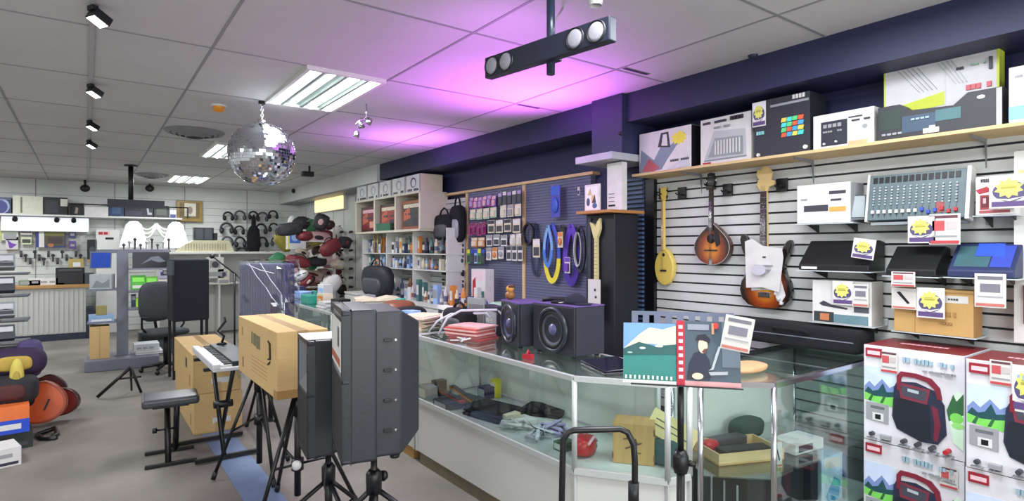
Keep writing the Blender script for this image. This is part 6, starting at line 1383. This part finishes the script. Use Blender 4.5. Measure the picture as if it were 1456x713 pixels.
def bout(label, loc, rz, m, m2, r=.19):
    """small guitar body resting on its edge, showing its face"""
    t = thing('acoustic_guitar', label, 'guitar', loc, rz)
    o = []
    for i in range(40):
        a = 2*PI*i/40; rr = r*(1-.22*math.exp(-((math.sin(a)-.35)/.22)**2)) ; o.append((rr*math.cos(a)*(1 if math.sin(a) < .35 else .82), r*1.25+rr*1.25*math.sin(a)))
    b = MB(); b.prism(o, 0, .09, 'y', m); b.build('body', t, bevel=.006); b = MB(); b.prism([(x*.9, r*1.25+(z-r*1.25)*.9) for x, z in o], -.003, .0, 'y', m2); b.build('top', t)
    b = MB(); b.lathe([(0, -.005), (.05, -.005), (.05, 0), (0, 0)], BLACK, 20, (0, 0, r*1.5), axis='y'); b.build('sound_hole', t); MB().box(-.05, -.012, r*.7, .05, 0, r*.78, ROSE).build('bridge', t)
    MB().box(-.025, -.014, r*1.7, .025, .01, r*4.2, ROSE).build('neck', t); MB().box(-.035, -.01, r*4.2, .035, .008, r*4.9, BLACK).build('headstock', t)
    return t
o = bout('orange guitar body leaning in the cluster on the floor at the left edge', (-.15, 6.62, .19), .15, plain(150, 60, 30, .3), plain(196, 84, 40, .3), .19); o.rotation_euler = (-.3, -1.2, .15)
o = bout('red sunburst guitar lying lowest on the carpet at the left edge', (-.06, 6.9, .16), 0, plain(70, 24, 22, .3), plain(120, 40, 34, .3), .13); o.rotation_euler = (-.6, -1.35, .35)
o = bout('dark guitar body lying behind the red one on the carpet', (-.16, 7.35, .17), 0, plain(50, 26, 24, .3), plain(90, 34, 30, .3), .16); o.rotation_euler = (-.4, -1.2, .3)
def lbag(px, py, Y, rx, ry, rz_, m, m2, label, name='soft_bag', e=.6):
    q = onY(px, py, Y); b = MB(); b.ell((0, 0, 0), rx, ry, rz_, m, 16, 10, .04, e); b.ell((0, -ry*.8, 0), rx*.6, ry*.3, rz_*.55, m2, 12, 8, .03, e); tag(b.build(name, None, (q.x, Y, q.z), sub=1), label, 'bag')
lbag(22, 515, 6.6, .22, .12, .12, plain(50, 34, 66, .8), plain(190, 160, 70, .7), 'purple and black bag with a gold pattern at the top of the left floor cluster')
lbag(42, 510, 6.7, .10, .1, .17, plain(80, 66, 110, .8), plain(190, 190, 210, .8), 'violet cloth bag hanging at the edge of the left rack shelf')
lbag(14, 555, 6.4, .2, .14, .12, plain(36, 34, 40, .8), plain(80, 40, 40, .8), 'black padded bag in the middle of the left floor cluster')
lbag(24, 545, 6.35, .05, .05, .2, plain(206, 190, 90, .7), plain(170, 150, 60, .7), 'yellow strap-like pouch standing among the bags at the left edge', e=.8)
q = onZ(10, 590, .12); carton('shoe_box', 'orange and royal blue box standing in the left floor cluster', 'box', (-.50, 6.15, .14), .26, .2, .22, plain(220, 110, 50), [('r', .0, .0, 1, .5, plain(30, 70, 190)), ('r', .2, .15, .8, .35, WH)], rz=.1)
carton('shoe_box', 'dark green box under the orange and blue box at the left edge', 'box', (-.52, 6.18, .0), .34, .26, .138, plain(40, 50, 44), [('r', .1, .2, .9, .4, DGREY)], rz=.1)
q = onZ(18, 655, 0)
carton('device_box', 'white box with dark sides lying on the carpet at the left edge', 'box', (-.475, 5.72, .0), .17, .26, .14, WH, [('r', .1, .1, .9, .25, DK), ('r', .1, .5, .7, .7, LG)], rz=.25, side=BLACK)
carton('device_box', 'white carton cut off by the left edge beside the one with dark sides', 'box', (-.625, 5.66, .0), .12, .2, .12, OFFW, [('r', .1, .1, .5, .4, LG)], rz=.25)
tag(MB().tube([(-.26, 6.3, .01), (-.2, 6.4, .02), (-.22, 6.55, .04), (-.34, 6.5, .02), (-.3, 6.35, .01), (-.2, 6.3, .01)], .02, BLACK, 6).build('cable_coil'), 'black cable coil on the carpet by the red guitar', 'cable')
b = MB(); b.tube([(.10, 7.75, .02), (.40, 7.68, .32)], .018, BLK2, 6); b.tube([(.40, 7.68, .32), (.50, 7.7, .02)], .014, BLK2, 6); b.tube([(.28, 7.7, .2), (.5, 7.7, .2)], .01, BLK2, 6); b.tube([(.4, 7.68, .30), (.42, 7.9, .02)], .012, BLK2, 6)
tag(b.build('folding_stand'), 'black folding stand leg angled over the carpet behind the cardboard boxes', 'stand')
# ================= mirror ball
c = Vector((1.25, 5.43, 2.465)); R_ = .278
t = thing('mirror_ball', 'large silver mirror ball hanging on a chain from the ceiling', 'mirror ball', (1.25, 5.43, 2.465))
MIR = mat('mirror_tile', (214, 216, 224), .06, 1, var=.05, scale=60)
b = MB(); rg = random.Random(2); NV = 34
core = MB(); core.ell((0, 0, 0), R_*.985, R_*.985, R_*.985, plain(150, 150, 156, .4), 32, 20); core.build('core', t)
for i in range(NV):
    p0 = -PI/2+PI*(i+.04)/NV; p1 = -PI/2+PI*(i+.96)/NV; pc = (p0+p1)/2; n = max(3, int(2*NV*math.cos(pc)))
    for k in range(n):
        a0, a1 = 2*PI*(k+.03)/n, 2*PI*(k+.97)/n; j = [1+rg.uniform(-.006, .006) for _ in range(4)]
        P = [Vector((math.cos(p)*math.cos(a), math.cos(p)*math.sin(a), math.sin(p)))*R_*j[q] for q, (p, a) in enumerate(((p0, a0), (p0, a1), (p1, a1), (p1, a0)))]
        # keep each tile flat
        nn = (P[1]-P[0]).cross(P[3]-P[0]).normalized(); P[2] = P[2]-nn*(P[2]-P[0]).dot(nn); b.add(P, [(0, 1, 2, 3)], MIR)
b.build('mirror_tiles', t)
MB().lathe([(0, R_-.01), (.04, R_-.01), (.035, R_+.02), (0, R_+.02)], CHROME, 16).build('cap', t)
b = MB(); z = R_+.02; k = 0
while z < 2.93-2.465-.02:
    r = .011; pts = [((r*math.cos(a) if k % 2 else 0), (0 if k % 2 else r*math.cos(a)), z+.016+.016*math.sin(a)) for a in [2*PI*i/10 for i in range(10)]]; b.tube(pts, .003, CHROME, 5, closed=True); z += .025; k += 1
b.build('hanging_chain', t); MB().cyl((0, 0, 2.93-2.465-.025), (0, 0, 2.93-2.465), .03, BLACK, 16).build('ceiling_hook', t)
# ================= light bar on a pole
zL = 2.55
A, B_ = onZ(692, 98, zL), onZ(870, 40, zL); m = (A+B_)/2; u = (B_-A); L_ = u.length; ang = math.atan2(u.y, u.x)
t = thing('light_bar', 'black bar with four round spotlight lenses hanging on a ceiling pole', 'stage light bar', (m.x, m.y, zL), ang)
h = .105
MB().box(-L_/2, -.015, -h/2, L_/2, .035, h/2, plain(30, 34, 50, .4)).build('body', t, bevel=.006)
LENS = mat('frosted_lens', (140, 138, 148), .6, var=.1, scale=90)
for x in (-L_/2+.055, -L_/2+.155, L_/2-.185, L_/2-.07):
    b = MB(); b.lathe([(0, -.022), (.03, -.024), (.040, -.02), (.043, -.014)], LENS, 28, (x, 0, 0), axis='y'); b.build('lens', t); b = MB(); b.lathe([(.043, -.014), (.046, -.024), (.05, -.015)], BLACK, 28, (x, 0, 0), axis='y'); b.build('bezel', t)
b = MB(); b.cyl((0, .055, -.1), (0, .055, CEIL-zL), .02, plain(34, 44, 66, .25), 16); b.build('pole', t); MB().cyl((0, .055, CEIL-zL-.02), (0, .055, CEIL-zL), .06, BLACK, 20).build('ceiling_plate', t); MB().box(-.04, .03, -.04, .04, .09, .04, BLACK).build('clamp', t, bevel=.004)
b = MB(); q = onZ(800, 12, 2.93); p0 = Vector((m.x+.05, m.y+.1, zL+.05)); b.tube([p0, p0.lerp(q, .3)+Vector((0, 0, -.04)), p0.lerp(q, .7), q], .006, plain(200, 190, 200), 5); tag(b.build('hanging_wire'), 'thin pale wire looping from the ceiling to the light bar', 'wire')
q = onZ(847, 8, 2.80); t = thing('ceiling_spotlight', 'small clear and white spotlight above the light bar at the top edge', 'spotlight', (q.x, q.y, 2.80)); b = MB(); b.lathe([(.03, .0), (.035, .02), (.02, .07), (0, .08)], WH, 16); b.build('lamp_shade', t); MB().cyl((0, 0, .07), (0, 0, .13), .008, CHROME, 8).build('stem', t)
# ================= track lamps in the ceiling rail
for k, (y, lb) in enumerate(((3.8, 'black rail lamp nearest the camera at the upper left'), (5.62, 'second black rail lamp along the ceiling rail'), (7.21, 'third black rail lamp along the ceiling rail'), (8.51, 'fourth and farthest black rail lamp along the ceiling rail'))):
    t = thing('ceiling_spotlight', lb, 'spotlight', (.03, y, CEIL-.012), .5)
    MB().box(-.015, -.025, -.025, .015, .025, 0, BLACK).build('adapter', t)
    b = MB(); b.box(-.045, -.04, -.03, .045, .04, .02, BLACK); o = b.build('housing', t, loc=(.035, 0, -.05), rot=(0, .45, 0), bevel=.005)
    b = MB(); b.box(-.038, -.034, -.033, .038, .034, -.029, mat('lit_lens', (255, 255, 250), .4, emit=4, var=0)); b.build('lens', o)
# ================= round ceiling vents
for k, (px, py, r, lb) in enumerate(((277, 187, .30, 'round grey ceiling vent left of the mirror ball'), (216, 248, .26, 'small round ceiling vent farther down the shop'), (395, 232, .1, 'x'))):
    if k == 2: continue
    q = onZ(px, py, CEIL); t = thing('ceiling_vent', lb, 'ceiling vent', (q.x, q.y, CEIL))
    for j in range(4): b = MB(); rr = r*(1-.22*j); b.lathe([(rr, -.004-.014*j), (rr*.9, -.03-.014*j), (rr*.82, -.028-.014*j)], plain(130, 132, 134), 36); b.build('ring', t)
    b = MB(); b.lathe([(0, -.006), (r*.85, -.006), (r*.85, 0), (0, 0)], BLACK, 30); b.build('opening', t)
# slits, alarm, sensor, cameras, pole
for k, (px, py, lb) in enumerate(((905, 101, 'dark slot vent in the ceiling near the navy column'), (752, 151, 'dark slot vent in the purple-lit ceiling'))):
    q = onZ(px, py, CEIL); t = thing('ceiling_vent', lb, 'ceiling vent', (q.x, q.y, CEIL)); MB().box(-.12, -.015, -.006, .12, .015, 0, plain(60, 52, 70)).build('slot', t); MB().box(-.13, -.022, -.003, .13, .022, 0, GRID).build('frame', t)
q = onZ(311, 150, CEIL); t = thing('ceiling_alarm', 'orange alarm beacon on the ceiling left of the mirror ball', 'alarm', (q.x, q.y, CEIL)); b = MB(); b.lathe([(0, -.06), (.04, -.055), (.05, -.02), (.055, 0)], plain(220, 140, 30, .3), 18); b.build('lens', t); b = MB(); b.lathe([(0, -.012), (.07, -.012), (.07, 0)], WH, 18); b.build('base', t)
q = onX(1073, 74, 3.63); t = thing('ceiling_sensor', 'small dark green sensor fixed on the navy soffit', 'sensor', (3.64, q.y, q.z), RZ); MB().box(-.05, -.04, .0, .05, .0, .05, plain(60, 84, 84)).build('body', t, bevel=.006); b = MB(); b.ell((0, -.03, -.02), .035, .03, .03, plain(40, 44, 70), 12, 8); b.build('lens', t); MB().box(-.055, -.06, .05, .055, 0, .06, BLACK).build('hood', t)
q = onX(883, 190, 3.6); t = thing('wall_switch', 'small dark knob on the navy column', 'switch', (3.6, q.y, q.z), RZ); b = MB(); b.lathe([(0, -.02), (.014, -.02), (.018, 0)], BLACK, 14, axis='y'); b.build('knob', t)
q = onZ(521, 148, CEIL); t = thing('ceiling_spotlight', 'cluster of chrome spotlights hanging beside the nearest ceiling light', 'spotlight', (q.x, q.y, CEIL)); MB().cyl((0, 0, -.14), (0, 0, 0), .006, CHROME, 8).build('stem', t); MB().tube([(-.1, 0, -.2), (-.05, 0, -.14), (.03, 0, -.12)], .007, CHROME, 6).build('bent_arm', t)
for k, (x, z, a) in enumerate(((.03, -.15, .5), (-.05, -.19, -.4), (-.09, -.28, .2))): b = MB(); b.lathe([(.0, .03), (.018, .025), (.03, -.03), (.026, -.03)], CHROME, 14); b.build('lamp_head', t, loc=(x, 0, z), rot=(.3, a, 0))
def cam_(px, py, Y, lb):
    q = onY(px, py, Y); t = thing('ceiling_camera', lb, 'camera', (q.x, Y, q.z)); b = MB(); b.ell((0, 0, 0), .08, .08, .07, BLACK, 12, 8); b.build('dome', t); MB().cyl((0, 0, .03), (0, 0, max(.06, CEIL-q.z)), .02, BLACK, 8).build('stem', t)
cam_(121, 268, 13.6, 'small black dome camera under the ceiling at the back left'); cam_(213, 268, 13.7, 'tiny black sensor under the ceiling behind the pole')
q = onZ(440, 248, 2.80); t = thing('ceiling_camera', 'black camera on a bracket in front of the white soffit', 'camera', (q.x, q.y, 2.80)); MB().box(-.12, -.05, -.04, .06, .05, .04, BLACK).build('body', t, bevel=.01); MB().cyl((0, 0, .03), (0, 0, .13), .015, BLACK, 8).build('bracket', t)
q = onX(419, 272, 3.6); t = thing('ceiling_camera', 'tiny black sensor on the face of the white soffit', 'camera', (3.58, q.y, q.z)); MB().ell((0, 0, 0), .05, .05, .05, BLACK, 10, 8).build('dome', t)
q = onZ(186, 235, CEIL); zb = EYE-(283-354)*(q.y-.2)/ray(186)[1]; t = thing('ceiling_pole', 'black pole dropping from the ceiling over the back of the shop', 'pole', (q.x, q.y, zb)); MB().cyl((0, 0, 0), (0, 0, CEIL-zb), .035, BLK2, 12).build('pole', t); MB().cyl((0, 0, CEIL-zb-.02), (0, 0, CEIL-zb), .09, BLK2, 16).build('ceiling_plate', t); MB().box(-.3, -.03, -.12, .45, .03, .0, plain(30, 34, 48)).build('mount_bar', t)
